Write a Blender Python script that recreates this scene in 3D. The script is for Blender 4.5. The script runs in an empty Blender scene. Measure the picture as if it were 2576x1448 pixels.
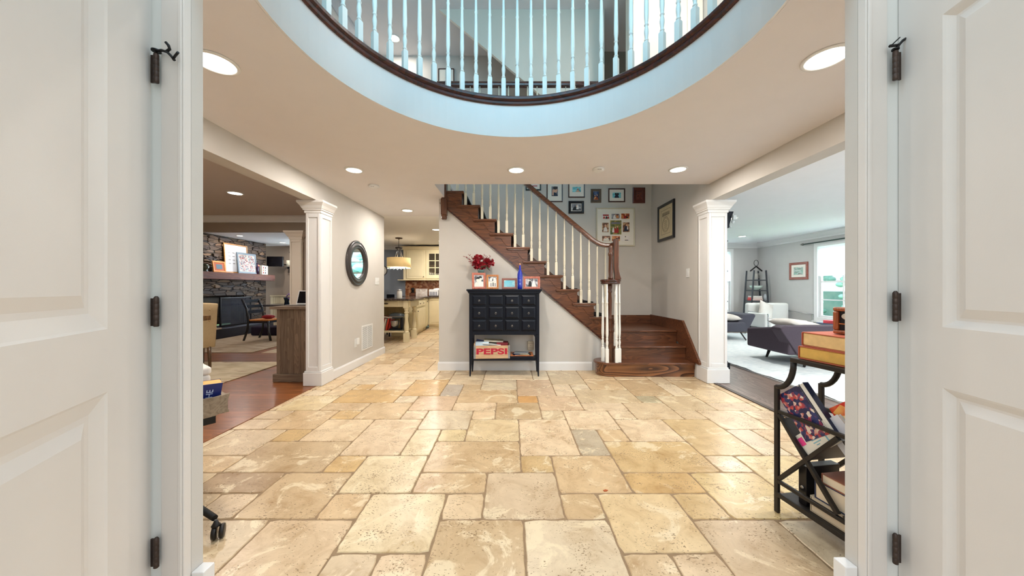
import bpy, bmesh, math, random
from mathutils import Vector, Matrix
random.seed(7)
S = bpy.context.scene
C = S.collection
PI = math.pi

# ------------------------------------------------------------------ camera, world, lights, exposure
HC = 1.17                      # eye height
FPX = 830.0                    # focal length in pixels of the 2576 frame
cd = bpy.data.cameras.new('camera')
cam = bpy.data.objects.new('camera', cd); C.objects.link(cam)
cam.location = (0, 0, HC); cam.rotation_euler = (PI/2, 0, 0)
cd.sensor_width = 36; cd.lens = FPX/2576*36; cd.clip_start = 0.03; cd.clip_end = 200
S.camera = cam
S.view_settings.view_transform = 'Standard'
S.view_settings.look = 'None'
S.view_settings.gamma = 1.0
S.view_settings.use_curve_mapping = False
S.view_settings.exposure = 0.08

def lin(r, g, b):
    return tuple(((v/255)/12.92 if v/255 <= .04045 else ((v/255+.055)/1.055)**2.4) for v in (r, g, b)) + (1,)

wd = bpy.data.worlds.new('sky'); S.world = wd; wd.use_nodes = True
wn = wd.node_tree.nodes; wl = wd.node_tree.links; wn.clear()
wo = wn.new('ShaderNodeOutputWorld'); wb = wn.new('ShaderNodeBackground')
sky = wn.new('ShaderNodeTexSky'); sky.sky_type = 'HOSEK_WILKIE'; sky.turbidity = 5; sky.sun_direction = (-.3, -.5, .8); sky.ground_albedo = .4
mixw = wn.new('ShaderNodeMix'); mixw.data_type = 'RGBA'; mixw.inputs['Factor'].default_value = .8
wl.new(sky.outputs[0], mixw.inputs[6]); mixw.inputs[7].default_value = (.93, .97, 1.0, 1)
wl.new(mixw.outputs[2], wb.inputs[0]); wb.inputs[1].default_value = 1.45
wl.new(wb.outputs[0], wo.inputs[0])

def area(name, loc, aim, sx, sy, power, col):
    l = bpy.data.lights.new(name, 'AREA'); l.shape = 'RECTANGLE'; l.size = sx; l.size_y = sy
    l.energy = power; l.color = col
    o = bpy.data.objects.new(name, l); C.objects.link(o); o.location = loc
    o.rotation_euler = (Vector(aim)-Vector(loc)).to_track_quat('-Z', 'Y').to_euler()
    return o
WARM = (1.0, .93, .85); DAY = (.84, .94, 1.0)
area('daylight_upper_window', (0, 1.0, 4.05), (0, 4, 3.0), 2.2, 1.7, 52, (.27, .72, 1.0))     # through the tall window over the entry doors
area('daylight_living_window', (9.2, 7.0, 3.8), (6.2, 6.5, .6), 3.0, 2.4, 2600, DAY)            # sky outside the living room windows
area('daylight_living_window_back', (5.4, 11.4, 3.6), (5.3, 8.6, .8), 2.4, 2.0, 1500, DAY)
area('daylight_living_window_front', (4.8, 1.0, 1.45), (5.6, 6, 2.0), 2.3, 1.5, 80, DAY)
area('daylight_kitchen_window', (.2, 11.6, 3.4), (0, 9.6, 1.2), 2.0, 1.6, 420, DAY)
area('daylight_dining_window', (-5.2, 1.0, 1.5), (-5, 5, 1.2), 1.8, 1.5, 60, (1, .96, .92))
area('daylight_family_window', (-5.7, 10.2, 1.7), (-6.2, 7, 1.3), 1.0, 1.2, 110, (.86, .93, 1))
area('daylight_entry', (0, -1.6, 1.9), (0, 3, 1.0), 2.6, 2.2, 18, (.96, .98, 1))                # sky over the porch, behind the camera

# ------------------------------------------------------------------ materials
MATS = {}
def nodes(m): return m.node_tree.nodes, m.node_tree.links
def mat(name, col, rough=.5, metal=0, var=.06, scale=6, bump=0, bscale=60, emit=None, estr=0, trans=0, coat=0, spec=.5, ior=1.45, alpha=1):
    if name in MATS: return MATS[name]
    m = bpy.data.materials.new(name); m.use_nodes = True; MATS[name] = m
    n, l = nodes(m); p = n['Principled BSDF']
    c = lin(*col)
    p.inputs['Roughness'].default_value = rough; p.inputs['Metallic'].default_value = metal
    p.inputs['Specular IOR Level'].default_value = spec; p.inputs['IOR'].default_value = ior
    p.inputs['Coat Weight'].default_value = coat
    p.inputs['Transmission Weight'].default_value = trans
    p.inputs['Alpha'].default_value = alpha
    tc = n.new('ShaderNodeTexCoord')
    no = n.new('ShaderNodeTexNoise'); no.inputs['Scale'].default_value = scale; no.inputs['Detail'].default_value = 4
    l.new(tc.outputs['Object'], no.inputs['Vector'])
    r = n.new('ShaderNodeValToRGB')
    r.color_ramp.elements[0].position = .3; r.color_ramp.elements[1].position = .7
    r.color_ramp.elements[0].color = tuple(v*(1-var) for v in c[:3])+(1,)
    r.color_ramp.elements[1].color = tuple(min(1, v*(1+var)) for v in c[:3])+(1,)
    l.new(no.outputs[0], r.inputs[0]); l.new(r.outputs[0], p.inputs['Base Color'])
    if bump:
        nb = n.new('ShaderNodeTexNoise'); nb.inputs['Scale'].default_value = bscale; nb.inputs['Detail'].default_value = 3
        l.new(tc.outputs['Object'], nb.inputs['Vector'])
        b = n.new('ShaderNodeBump'); b.inputs['Strength'].default_value = bump; b.inputs['Distance'].default_value = .01
        l.new(nb.outputs[0], b.inputs['Height']); l.new(b.outputs[0], p.inputs['Normal'])
    if estr:
        p.inputs['Emission Color'].default_value = lin(*(emit or col)); p.inputs['Emission Strength'].default_value = estr
    return m

def wood(name, c1, c2, axis='X', scale=1.0, rough=.35, coat=.2, rings=.5, planks=None, contrast=1.0):
    """oak like grain running along axis; planks=(width, across axis) adds board joints"""
    if name in MATS: return MATS[name]
    m = bpy.data.materials.new(name); m.use_nodes = True; MATS[name] = m
    n, l = nodes(m); p = n['Principled BSDF']
    p.inputs['Roughness'].default_value = rough; p.inputs['Coat Weight'].default_value = coat; p.inputs['Coat Roughness'].default_value = .15
    tc = n.new('ShaderNodeTexCoord'); src = tc.outputs['Object']
    ax = 'XYZ'.index(axis)
    rnd = None
    if planks:
        w, across = planks; ac = 'XYZ'.index(across)
        sp = n.new('ShaderNodeSeparateXYZ'); l.new(src, sp.inputs[0])
        d = n.new('ShaderNodeMath'); d.operation = 'DIVIDE'; d.inputs[1].default_value = w; l.new(sp.outputs[ac], d.inputs[0])
        fl = n.new('ShaderNodeMath'); fl.operation = 'FLOOR'; l.new(d.outputs[0], fl.inputs[0])
        wn1 = n.new('ShaderNodeTexWhiteNoise'); wn1.noise_dimensions = '1D'; l.new(fl.outputs[0], wn1.inputs['W'])
        mu = n.new('ShaderNodeVectorMath'); mu.operation = 'SCALE'; mu.inputs['Scale'].default_value = 9.0
        l.new(wn1.outputs['Color'], mu.inputs[0])
        ad = n.new('ShaderNodeVectorMath'); ad.operation = 'ADD'; l.new(src, ad.inputs[0]); l.new(mu.outputs[0], ad.inputs[1])
        fr = n.new('ShaderNodeMath'); fr.operation = 'FRACT'; l.new(d.outputs[0], fr.inputs[0])
        joint = n.new('ShaderNodeMath'); joint.operation = 'LESS_THAN'; joint.inputs[1].default_value = .035; l.new(fr.outputs[0], joint.inputs[0])
        src = ad.outputs[0]; rnd = wn1.outputs['Value']
    mp = n.new('ShaderNodeMapping'); sc = [22*scale]*3; sc[ax] = 1.1*scale; mp.inputs['Scale'].default_value = sc
    l.new(src, mp.inputs['Vector'])
    no = n.new('ShaderNodeTexNoise'); no.inputs['Scale'].default_value = 2.2; no.inputs['Detail'].default_value = 8; no.inputs['Roughness'].default_value = .65
    l.new(mp.outputs[0], no.inputs['Vector'])
    mp2 = n.new('ShaderNodeMapping'); sc2 = [5*scale]*3; sc2[ax] = .8*scale; mp2.inputs['Scale'].default_value = sc2
    l.new(src, mp2.inputs['Vector'])
    n2 = n.new('ShaderNodeTexNoise'); n2.inputs['Scale'].default_value = 1.3; n2.inputs['Detail'].default_value = 1
    l.new(mp2.outputs[0], n2.inputs['Vector'])
    m3 = n.new('ShaderNodeMath'); m3.operation = 'MULTIPLY'; m3.inputs[1].default_value = 16; l.new(n2.outputs[0], m3.inputs[0])
    m4 = n.new('ShaderNodeMath'); m4.operation = 'FRACT'; l.new(m3.outputs[0], m4.inputs[0])
    mx = n.new('ShaderNodeMix'); mx.data_type = 'FLOAT'; mx.inputs[0].default_value = rings*.6
    l.new(no.outputs[0], mx.inputs[2]); l.new(m4.outputs[0], mx.inputs[3])
    r = n.new('ShaderNodeValToRGB'); r.color_ramp.elements[0].position = .5-.2/contrast; r.color_ramp.elements[1].position = .5+.2/contrast
    r.color_ramp.elements[0].color = lin(*c1); r.color_ramp.elements[1].color = lin(*c2)
    l.new(mx.outputs[0], r.inputs[0])
    out = r.outputs[0]
    if planks:
        hs = n.new('ShaderNodeHueSaturation'); mr = n.new('ShaderNodeMapRange')
        mr.inputs['To Min'].default_value = .75; mr.inputs['To Max'].default_value = 1.2
        l.new(rnd, mr.inputs['Value']); l.new(mr.outputs[0], hs.inputs['Value']); l.new(out, hs.inputs['Color'])
        dk = n.new('ShaderNodeMix'); dk.data_type = 'RGBA'; l.new(joint.outputs[0], dk.inputs['Factor'])
        l.new(hs.outputs[0], dk.inputs[6]); dk.inputs[7].default_value = tuple(v*.5 for v in lin(*c1)[:3])+(1,)
        out = dk.outputs[2]
    l.new(out, p.inputs['Base Color'])
    b = n.new('ShaderNodeBump'); b.inputs['Strength'].default_value = .12; b.inputs['Distance'].default_value = .004
    l.new(mx.outputs[0], b.inputs['Height']); l.new(b.outputs[0], p.inputs['Normal'])
    return m

def blotch(name, cols, scale=30, rough=.5, vor=True, mapping=(1, 1, 1), bump=0):
    """patchy colours, for printed photographs, stone and rugs"""
    if name in MATS: return MATS[name]
    m = bpy.data.materials.new(name); m.use_nodes = True; MATS[name] = m
    n, l = nodes(m); p = n['Principled BSDF']; p.inputs['Roughness'].default_value = rough
    tc = n.new('ShaderNodeTexCoord'); mp = n.new('ShaderNodeMapping'); mp.inputs['Scale'].default_value = mapping
    l.new(tc.outputs['Object'], mp.inputs['Vector'])
    no = n.new('ShaderNodeTexNoise'); no.inputs['Scale'].default_value = scale*.6; no.inputs['Detail'].default_value = 3
    l.new(mp.outputs[0], no.inputs['Vector'])
    src = no.outputs[0]
    if vor:
        v = n.new('ShaderNodeTexVoronoi'); v.inputs['Scale'].default_value = scale
        l.new(mp.outputs[0], v.inputs['Vector'])
        sx = n.new('ShaderNodeSeparateColor'); l.new(v.outputs['Color'], sx.inputs[0])
        mx = n.new('ShaderNodeMix'); mx.data_type = 'FLOAT'; mx.inputs[0].default_value = .55
        l.new(no.outputs[0], mx.inputs[2]); l.new(sx.outputs[0], mx.inputs[3]); src = mx.outputs[0]
        if bump:
            b = n.new('ShaderNodeBump'); b.inputs['Strength'].default_value = bump; b.inputs['Distance'].default_value = .02
            l.new(v.outputs['Distance'], b.inputs['Height']); b.invert = True; l.new(b.outputs[0], p.inputs['Normal'])
    r = n.new('ShaderNodeValToRGB'); e = r.color_ramp.elements
    k = len(cols)
    while len(e) < k: e.new(.5)
    for i, cc in enumerate(cols):
        e[i].position = .25+.5*i/max(1, k-1); e[i].color = lin(*cc)
    l.new(src, r.inputs[0]); l.new(r.outputs[0], p.inputs['Base Color'])
    return m

def travertine():
    m = bpy.data.materials.new('travertine'); m.use_nodes = True; MATS['travertine'] = m
    n, l = nodes(m); p = n['Principled BSDF']
    at = n.new('ShaderNodeAttribute'); at.attribute_name = 'tone'
    af = n.new('ShaderNodeAttribute'); af.attribute_name = 'shift'
    tc = n.new('ShaderNodeTexCoord')
    sc = n.new('ShaderNodeVectorMath'); sc.operation = 'SCALE'; sc.inputs['Scale'].default_value = 30; l.new(af.outputs['Color'], sc.inputs[0])
    ad = n.new('ShaderNodeVectorMath'); ad.operation = 'ADD'; l.new(tc.outputs['Object'], ad.inputs[0]); l.new(sc.outputs[0], ad.inputs[1])
    V = ad.outputs[0]
    n1 = n.new('ShaderNodeTexNoise'); n1.inputs['Scale'].default_value = 6; n1.inputs['Detail'].default_value = 10; n1.inputs['Roughness'].default_value = .72; n1.inputs['Distortion'].default_value = .6
    l.new(V, n1.inputs['Vector'])
    r1 = n.new('ShaderNodeValToRGB'); e = r1.color_ramp.elements
    e[0].position = .33; e[0].color = (.76, .68, .58, 1); e[1].position = .68; e[1].color = (1.16, 1.18, 1.2, 1)
    m1 = e.new(.5); m1.color = (1, 1, 1, 1)
    l.new(n1.outputs[0], r1.inputs[0])
    mu = n.new('ShaderNodeMix'); mu.data_type = 'RGBA'; mu.blend_type = 'MULTIPLY'; mu.inputs['Factor'].default_value = 1
    l.new(at.outputs['Color'], mu.inputs[6]); l.new(r1.outputs[0], mu.inputs[7])
    # cream clouds
    n2 = n.new('ShaderNodeTexNoise'); n2.inputs['Scale'].default_value = 4.2; n2.inputs['Detail'].default_value = 9; n2.inputs['Roughness'].default_value = .68; n2.inputs['Distortion'].default_value = 1.0
    l.new(V, n2.inputs['Vector'])
    r2 = n.new('ShaderNodeValToRGB'); r2.color_ramp.elements[0].position = .55; r2.color_ramp.elements[1].position = .61
    r2.color_ramp.elements[0].color = (0, 0, 0, 1); r2.color_ramp.elements[1].color = (.7, .7, .7, 1)
    l.new(n2.outputs[0], r2.inputs[0])
    mc = n.new('ShaderNodeMix'); mc.data_type = 'RGBA'; l.new(r2.outputs[0], mc.inputs['Factor'])
    l.new(mu.outputs[2], mc.inputs[6]); mc.inputs[7].default_value = lin(236, 220, 186)
    # pits
    mp = n.new('ShaderNodeMapping'); mp.inputs['Scale'].default_value = (1, 1.5, 1); l.new(V, mp.inputs['Vector'])
    n3 = n.new('ShaderNodeTexNoise'); n3.inputs['Scale'].default_value = 78; n3.inputs['Detail'].default_value = 3; n3.inputs['Roughness'].default_value = .6
    l.new(mp.outputs[0], n3.inputs['Vector'])
    n4 = n.new('ShaderNodeTexNoise'); n4.inputs['Scale'].default_value = 7; n4.inputs['Detail'].default_value = 2; l.new(V, n4.inputs['Vector'])
    mm = n.new('ShaderNodeMath'); mm.operation = 'MULTIPLY_ADD'; mm.inputs[1].default_value = .38; l.new(n4.outputs[0], mm.inputs[0]); l.new(n3.outputs[0], mm.inputs[2])
    r3 = n.new('ShaderNodeValToRGB'); r3.color_ramp.elements[0].position = .816; r3.color_ramp.elements[1].position = .86
    l.new(mm.outputs[0], r3.inputs[0])
    md = n.new('ShaderNodeMix'); md.data_type = 'RGBA'; l.new(r3.outputs[0], md.inputs['Factor'])
    l.new(mc.outputs[2], md.inputs[6]); md.inputs[7].default_value = lin(146, 120, 86)
    l.new(md.outputs[2], p.inputs['Base Color'])
    b = n.new('ShaderNodeBump'); b.inputs['Strength'].default_value = .35; b.inputs['Distance'].default_value = .004; b.invert = True
    l.new(r3.outputs[0], b.inputs['Height']); l.new(b.outputs[0], p.inputs['Normal'])
    rr = n.new('ShaderNodeMapRange'); rr.inputs['To Min'].default_value = .2; rr.inputs['To Max'].default_value = .42
    l.new(n1.outputs[0], rr.inputs['Value']); l.new(rr.outputs[0], p.inputs['Roughness'])
    p.inputs['Specular IOR Level'].default_value = .45
    return m

WALL = mat('greige_wall_paint', (204, 200, 194), .75, var=.015, bump=.03, bscale=180)
WALL_D = mat('taupe_wall_paint', (150, 134, 118), .75, var=.015)
WALL_G = mat('grey_wall_paint', (198, 196, 194), .75, var=.015)
WALL_B = mat('blue_grey_wall_paint', (150, 160, 176), .75, var=.015)
WALL_C = mat('cream_upstairs_paint', (232, 224, 208), .7, var=.015)
CEIL = mat('ceiling_paint', (230, 226, 226), .85, var=.01)
CEILW = mat('white_ceiling_paint', (240, 240, 242), .85, var=.01)
TRIM = mat('white_trim_paint', (232, 231, 230), .38, var=.01)
DOORP = mat('door_paint', (220, 215, 210), .42, var=.012, bump=.02, bscale=260)
BALW = mat('white_baluster_paint', (240, 238, 230), .35, var=.01)
BALC = mat('cream_baluster_paint', (236, 228, 206), .4, var=.01)
STAIR = wood('dark_oak_stair', (58, 29, 16), (130, 80, 50), 'X', 1.0, .3, .25, rings=.3)
STAIRZ = wood('dark_oak_upright', (46, 21, 11), (112, 64, 36), 'Z', 1.0, .3, .3, rings=.3)
STAIRT = wood('dark_oak_tread', (58, 26, 15), (118, 64, 40), 'Y', 1.0, .22, .4)
RAILW = wood('dark_oak_rail', (36, 14, 10), (92, 44, 26), 'X', .8, .25, .4)
NOSE = wood('dark_mahogany_nosing', (30, 9, 8), (88, 34, 24), 'X', .8, .38, .1)
BLACKP = mat('black_lacquer', (7, 13, 27), .4, var=.15, spec=.3)
BLACKM = mat('black_metal', (24, 23, 24), .4, metal=.3)
RACKM = mat('bronze_black_metal', (40, 36, 34), .45, metal=.2, var=.1)
BRONZE = mat('oil_rubbed_bronze', (74, 62, 56), .42, metal=.6, var=.2, scale=40)
CARPET = mat('black_stair_runner', (14, 12, 18), .95, var=.2, scale=80, bump=.3, bscale=300)
GLASSY = mat('clear_glass', (235, 240, 240), .05, trans=1, ior=1.45, var=0)
CREAMC = mat('cream_cabinet_paint', (232, 219, 182), .45, var=.03)
MIRROR = mat('mirror_silver', (240, 242, 242), .02, metal=1, var=0)
CHROME = mat('brushed_steel', (180, 180, 182), .25, metal=.9)
WHITEPL = mat('white_plastic', (232, 232, 230), .4, var=.01)
PAPER = mat('paper_white', (236, 232, 222), .8, var=.02)
LAMP = mat('lamp_glow', (255, 246, 228), .5, emit=(255, 244, 225), estr=9)

# ------------------------------------------------------------------ mesh builder
class MB:
    def __init__(s): s.bm = bmesh.new(); s.mi = 0
    def _f(s, vs, smooth=False):
        try:
            f = s.bm.faces.new(vs); f.material_index = s.mi; f.smooth = smooth; return f
        except ValueError: return None
    def box(s, x0, x1, y0, y1, z0, z1, M=None):
        if x0 > x1: x0, x1 = x1, x0
        if y0 > y1: y0, y1 = y1, y0
        if z0 > z1: z0, z1 = z1, z0
        P = [Vector(p) for p in ((x0,y0,z0),(x1,y0,z0),(x1,y1,z0),(x0,y1,z0),(x0,y0,z1),(x1,y0,z1),(x1,y1,z1),(x0,y1,z1))]
        if M: P = [M @ p for p in P]
        v = [s.bm.verts.new(p) for p in P]
        for q in ((3,2,1,0),(4,5,6,7),(0,1,5,4),(1,2,6,5),(2,3,7,6),(3,0,4,7)): s._f([v[i] for i in q])
        return s
    def bar(s, a, b, w, h=None, up=(0, 0, 1)):
        h = h or w; a = Vector(a); b = Vector(b); d = (b-a); L = d.length; d.normalize()
        u = Vector(up)
        if abs(d.dot(u)) > .98: u = Vector((1, 0, 0))
        x = d.cross(u).normalized(); z = x.cross(d).normalized()
        M = Matrix((x, d, z)).transposed().to_4x4(); M.translation = a
        return s.box(-w/2, w/2, 0, L, -h/2, h/2, M)
    def prism(s, pts, axis, d0, d1, M=None):
        """pts 2D polygon; axis 'X': (y,z), 'Y': (x,z), 'Z': (x,y)"""
        def P(p, d):
            q = Vector((d, p[0], p[1]) if axis == 'X' else (p[0], d, p[1]) if axis == 'Y' else (p[0], p[1], d))
            return M @ q if M else q
        a = [s.bm.verts.new(P(p, d0)) for p in pts]; b = [s.bm.verts.new(P(p, d1)) for p in pts]
        fs = [s._f(a[::-1]), s._f(b)]
        k = len(pts)
        for i in range(k): s._f([a[i], a[(i+1) % k], b[(i+1) % k], b[i]])
        for f in fs:
            if f: f.normal_update()
        bmesh.ops.triangulate(s.bm, faces=[f for f in fs if f and len(f.verts) > 4])
        return s
    def lathe(s, prof, loc=(0, 0, 0), seg=24, M=None, smooth=True, sx=1, sy=1):
        """prof: [(r,z)...] around Z"""
        rings = []
        for r, z in prof:
            ring = []
            for i in range(seg):
                a = 2*PI*i/seg
                p = Vector((r*sx*math.cos(a), r*sy*math.sin(a), z))
                if M: p = M @ p
                ring.append(s.bm.verts.new(p+Vector(loc)))
            rings.append(ring)
        for k in range(len(rings)-1):
            for i in range(seg):
                j = (i+1) % seg
                s._f([rings[k][i], rings[k][j], rings[k+1][j], rings[k+1][i]], smooth)
        s._f(rings[0][::-1]); s._f(rings[-1])
        return s
    def tube(s, pts, r, seg=10, closed=False, rr=None, flat=1.0):
        pts = [Vector(p) for p in pts]; rings = []; n = len(pts)
        up = Vector((0, 0, 1)); prev = None
        for i, p in enumerate(pts):
            if closed: d = (pts[(i+1) % n]-pts[i-1]).normalized()
            else: d = (pts[min(i+1, n-1)]-pts[max(i-1, 0)]).normalized()
            if prev is None:
                x = d.cross(up)
                if x.length < .05: x = d.cross(Vector((0, 1, 0)))
            else: x = prev-d*prev.dot(d)
            x.normalize(); prev = x; y = x.cross(d)
            rad = rr[i] if rr else r
            rings.append([s.bm.verts.new(p+x*rad*math.cos(2*PI*k/seg)+y*rad*flat*math.sin(2*PI*k/seg)) for k in range(seg)])
        m = n if closed else n-1
        for k in range(m):
            A = rings[k]; B = rings[(k+1) % n]
            for i in range(seg): s._f([A[i], A[(i+1) % seg], B[(i+1) % seg], B[i]], True)
        if not closed: s._f(rings[0][::-1]); s._f(rings[-1])
        return s
    def sweep(s, prof, path, closed=False, up=(0, 0, 1)):
        """prof [(side,up)] swept along path; the side axis is horizontal right of travel"""
        path = [Vector(p) for p in path]; n = len(path); rings = []; U = Vector(up)
        for i, p in enumerate(path):
            if closed: d0 = (p-path[i-1]).normalized(); d1 = (path[(i+1) % n]-p).normalized()
            else:
                d0 = (p-path[max(i-1, 0)]); d1 = (path[min(i+1, n-1)]-p)
                if d0.length < 1e-9: d0 = d1.copy()
                if d1.length < 1e-9: d1 = d0.copy()
                d0.normalize(); d1.normalize()
            x0 = d0.cross(U).normalized(); x1 = d1.cross(U).normalized()
            x = (x0+x1).normalized(); k = 1/max(.3, x.dot(x0)); d = (d0+d1).normalized()
            y = x.cross(d).normalized()
            rings.append([s.bm.verts.new(p+x*a*k+y*b) for a, b in prof])
        m = n if closed else n-1; q = len(prof)
        for k in range(m):
            A = rings[k]; B = rings[(k+1) % n]
            for i in range(q): s._f([A[i], A[(i+1) % q], B[(i+1) % q], B[i]])
        if not closed: s._f(rings[0][::-1]); s._f(rings[-1])
        return s
    def blob(s, loc, rx, ry, rz, sub=2, p=1.0, M=None):
        r = bmesh.ops.create_icosphere(s.bm, subdivisions=sub, radius=1)
        for v in r['verts']:
            c = v.co
            if p != 1.0: c = Vector([math.copysign(abs(t)**p, t) for t in c])
            q = Vector((c.x*rx, c.y*ry, c.z*rz))
            if M: q = M @ q
            v.co = q+Vector(loc)
        for f in {f for v in r['verts'] for f in v.link_faces}: f.smooth = True; f.material_index = s.mi
        return s
    def cushion(s, w, d, h, M=None, n=10, e=2.6):
        """pillow shape centred on the origin"""
        top = {}; bot = {}
        for i in range(n+1):
            for j in range(n+1):
                u = -1+2*i/n; v = -1+2*j/n
                t = max(0, (1-abs(u)**e))*max(0, (1-abs(v)**e)); z = h/2*t**.45
                k = 1-.06*(1-abs(u))*abs(v)-.0; k2 = 1-.06*(1-abs(v))*abs(u)
                pu = Vector((u*w/2*k2, v*d/2*k, z)); pb = Vector((u*w/2*k2, v*d/2*k, -z))
                if M: pu = M @ pu; pb = M @ pb
                top[i, j] = s.bm.verts.new(pu)
                bot[i, j] = top[i, j] if (i in (0, n) or j in (0, n)) else s.bm.verts.new(pb)
        for i in range(n):
            for j in range(n):
                s._f([top[i, j], top[i+1, j], top[i+1, j+1], top[i, j+1]], True)
                s._f([bot[i, j+1], bot[i+1, j+1], bot[i+1, j], bot[i, j]], True)
        return s
    def obj(s, name, m, parent=None, bevel=0, seg=2, local=False, sub=0, recalc=True):
        if recalc: bmesh.ops.recalc_face_normals(s.bm, faces=s.bm.faces[:])
        me = bpy.data.meshes.new(name); s.bm.to_mesh(me); s.bm.free()
        for mm in (m if isinstance(m, (list, tuple)) else [m]): me.materials.append(mm)
        o = bpy.data.objects.new(name, me); C.objects.link(o)
        if parent is not None:
            o.parent = parent
            if not local: o.matrix_parent_inverse = mworld(parent).inverted()
        if bevel:
            b = o.modifiers.new('bevel', 'BEVEL'); b.width = bevel; b.segments = seg; b.limit_method = 'ANGLE'; b.angle_limit = math.radians(40)
            b.harden_normals = False
        if sub:
            b = o.modifiers.new('sub', 'SUBSURF'); b.levels = sub; b.render_levels = sub
        return o

def mworld(o):
    M = Matrix.LocRotScale(o.location, o.rotation_euler, o.scale)
    return (mworld(o.parent) @ o.matrix_parent_inverse @ M) if o.parent else M
def thing(name, label, cat, loc=(0, 0, 0), rz=0, group=None, rot=None):
    o = bpy.data.objects.new(name, None); C.objects.link(o); o.empty_display_size = .05
    o.location = loc; o.rotation_euler = rot or (0, 0, rz); o['label'] = label; o['category'] = cat
    if group: o['group'] = group
    return o
def tag(o, label, cat, group=None):
    o['label'] = label; o['category'] = cat
    if group: o['group'] = group
    return o
def struct(o, label=None):
    o['kind'] = 'structure'
    if label: o['label'] = label
    return o
def dup(root, loc, rz=0, label=None, group=None):
    def cp(o, par):
        c = o.copy(); C.objects.link(c)
        if par is not None: c.parent = par; c.matrix_parent_inverse = o.matrix_parent_inverse.copy()
        for ch in kids[o.name]: cp(ch, c)
        return c
    kids = {}
    def walk(o):
        kids[o.name] = list(o.children)
        for ch in kids[o.name]: walk(ch)
    walk(root)
    r = cp(root, None); r.location = loc; r.rotation_euler = (0, 0, rz)
    if label: r['label'] = label
    if group: r['group'] = group
    return r
def PX(x, y, Y):
    """photo pixel at depth Y -> world point"""
    return Vector(((x-1288)/FPX*Y, Y, HC+(724-y)/FPX*Y))
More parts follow.
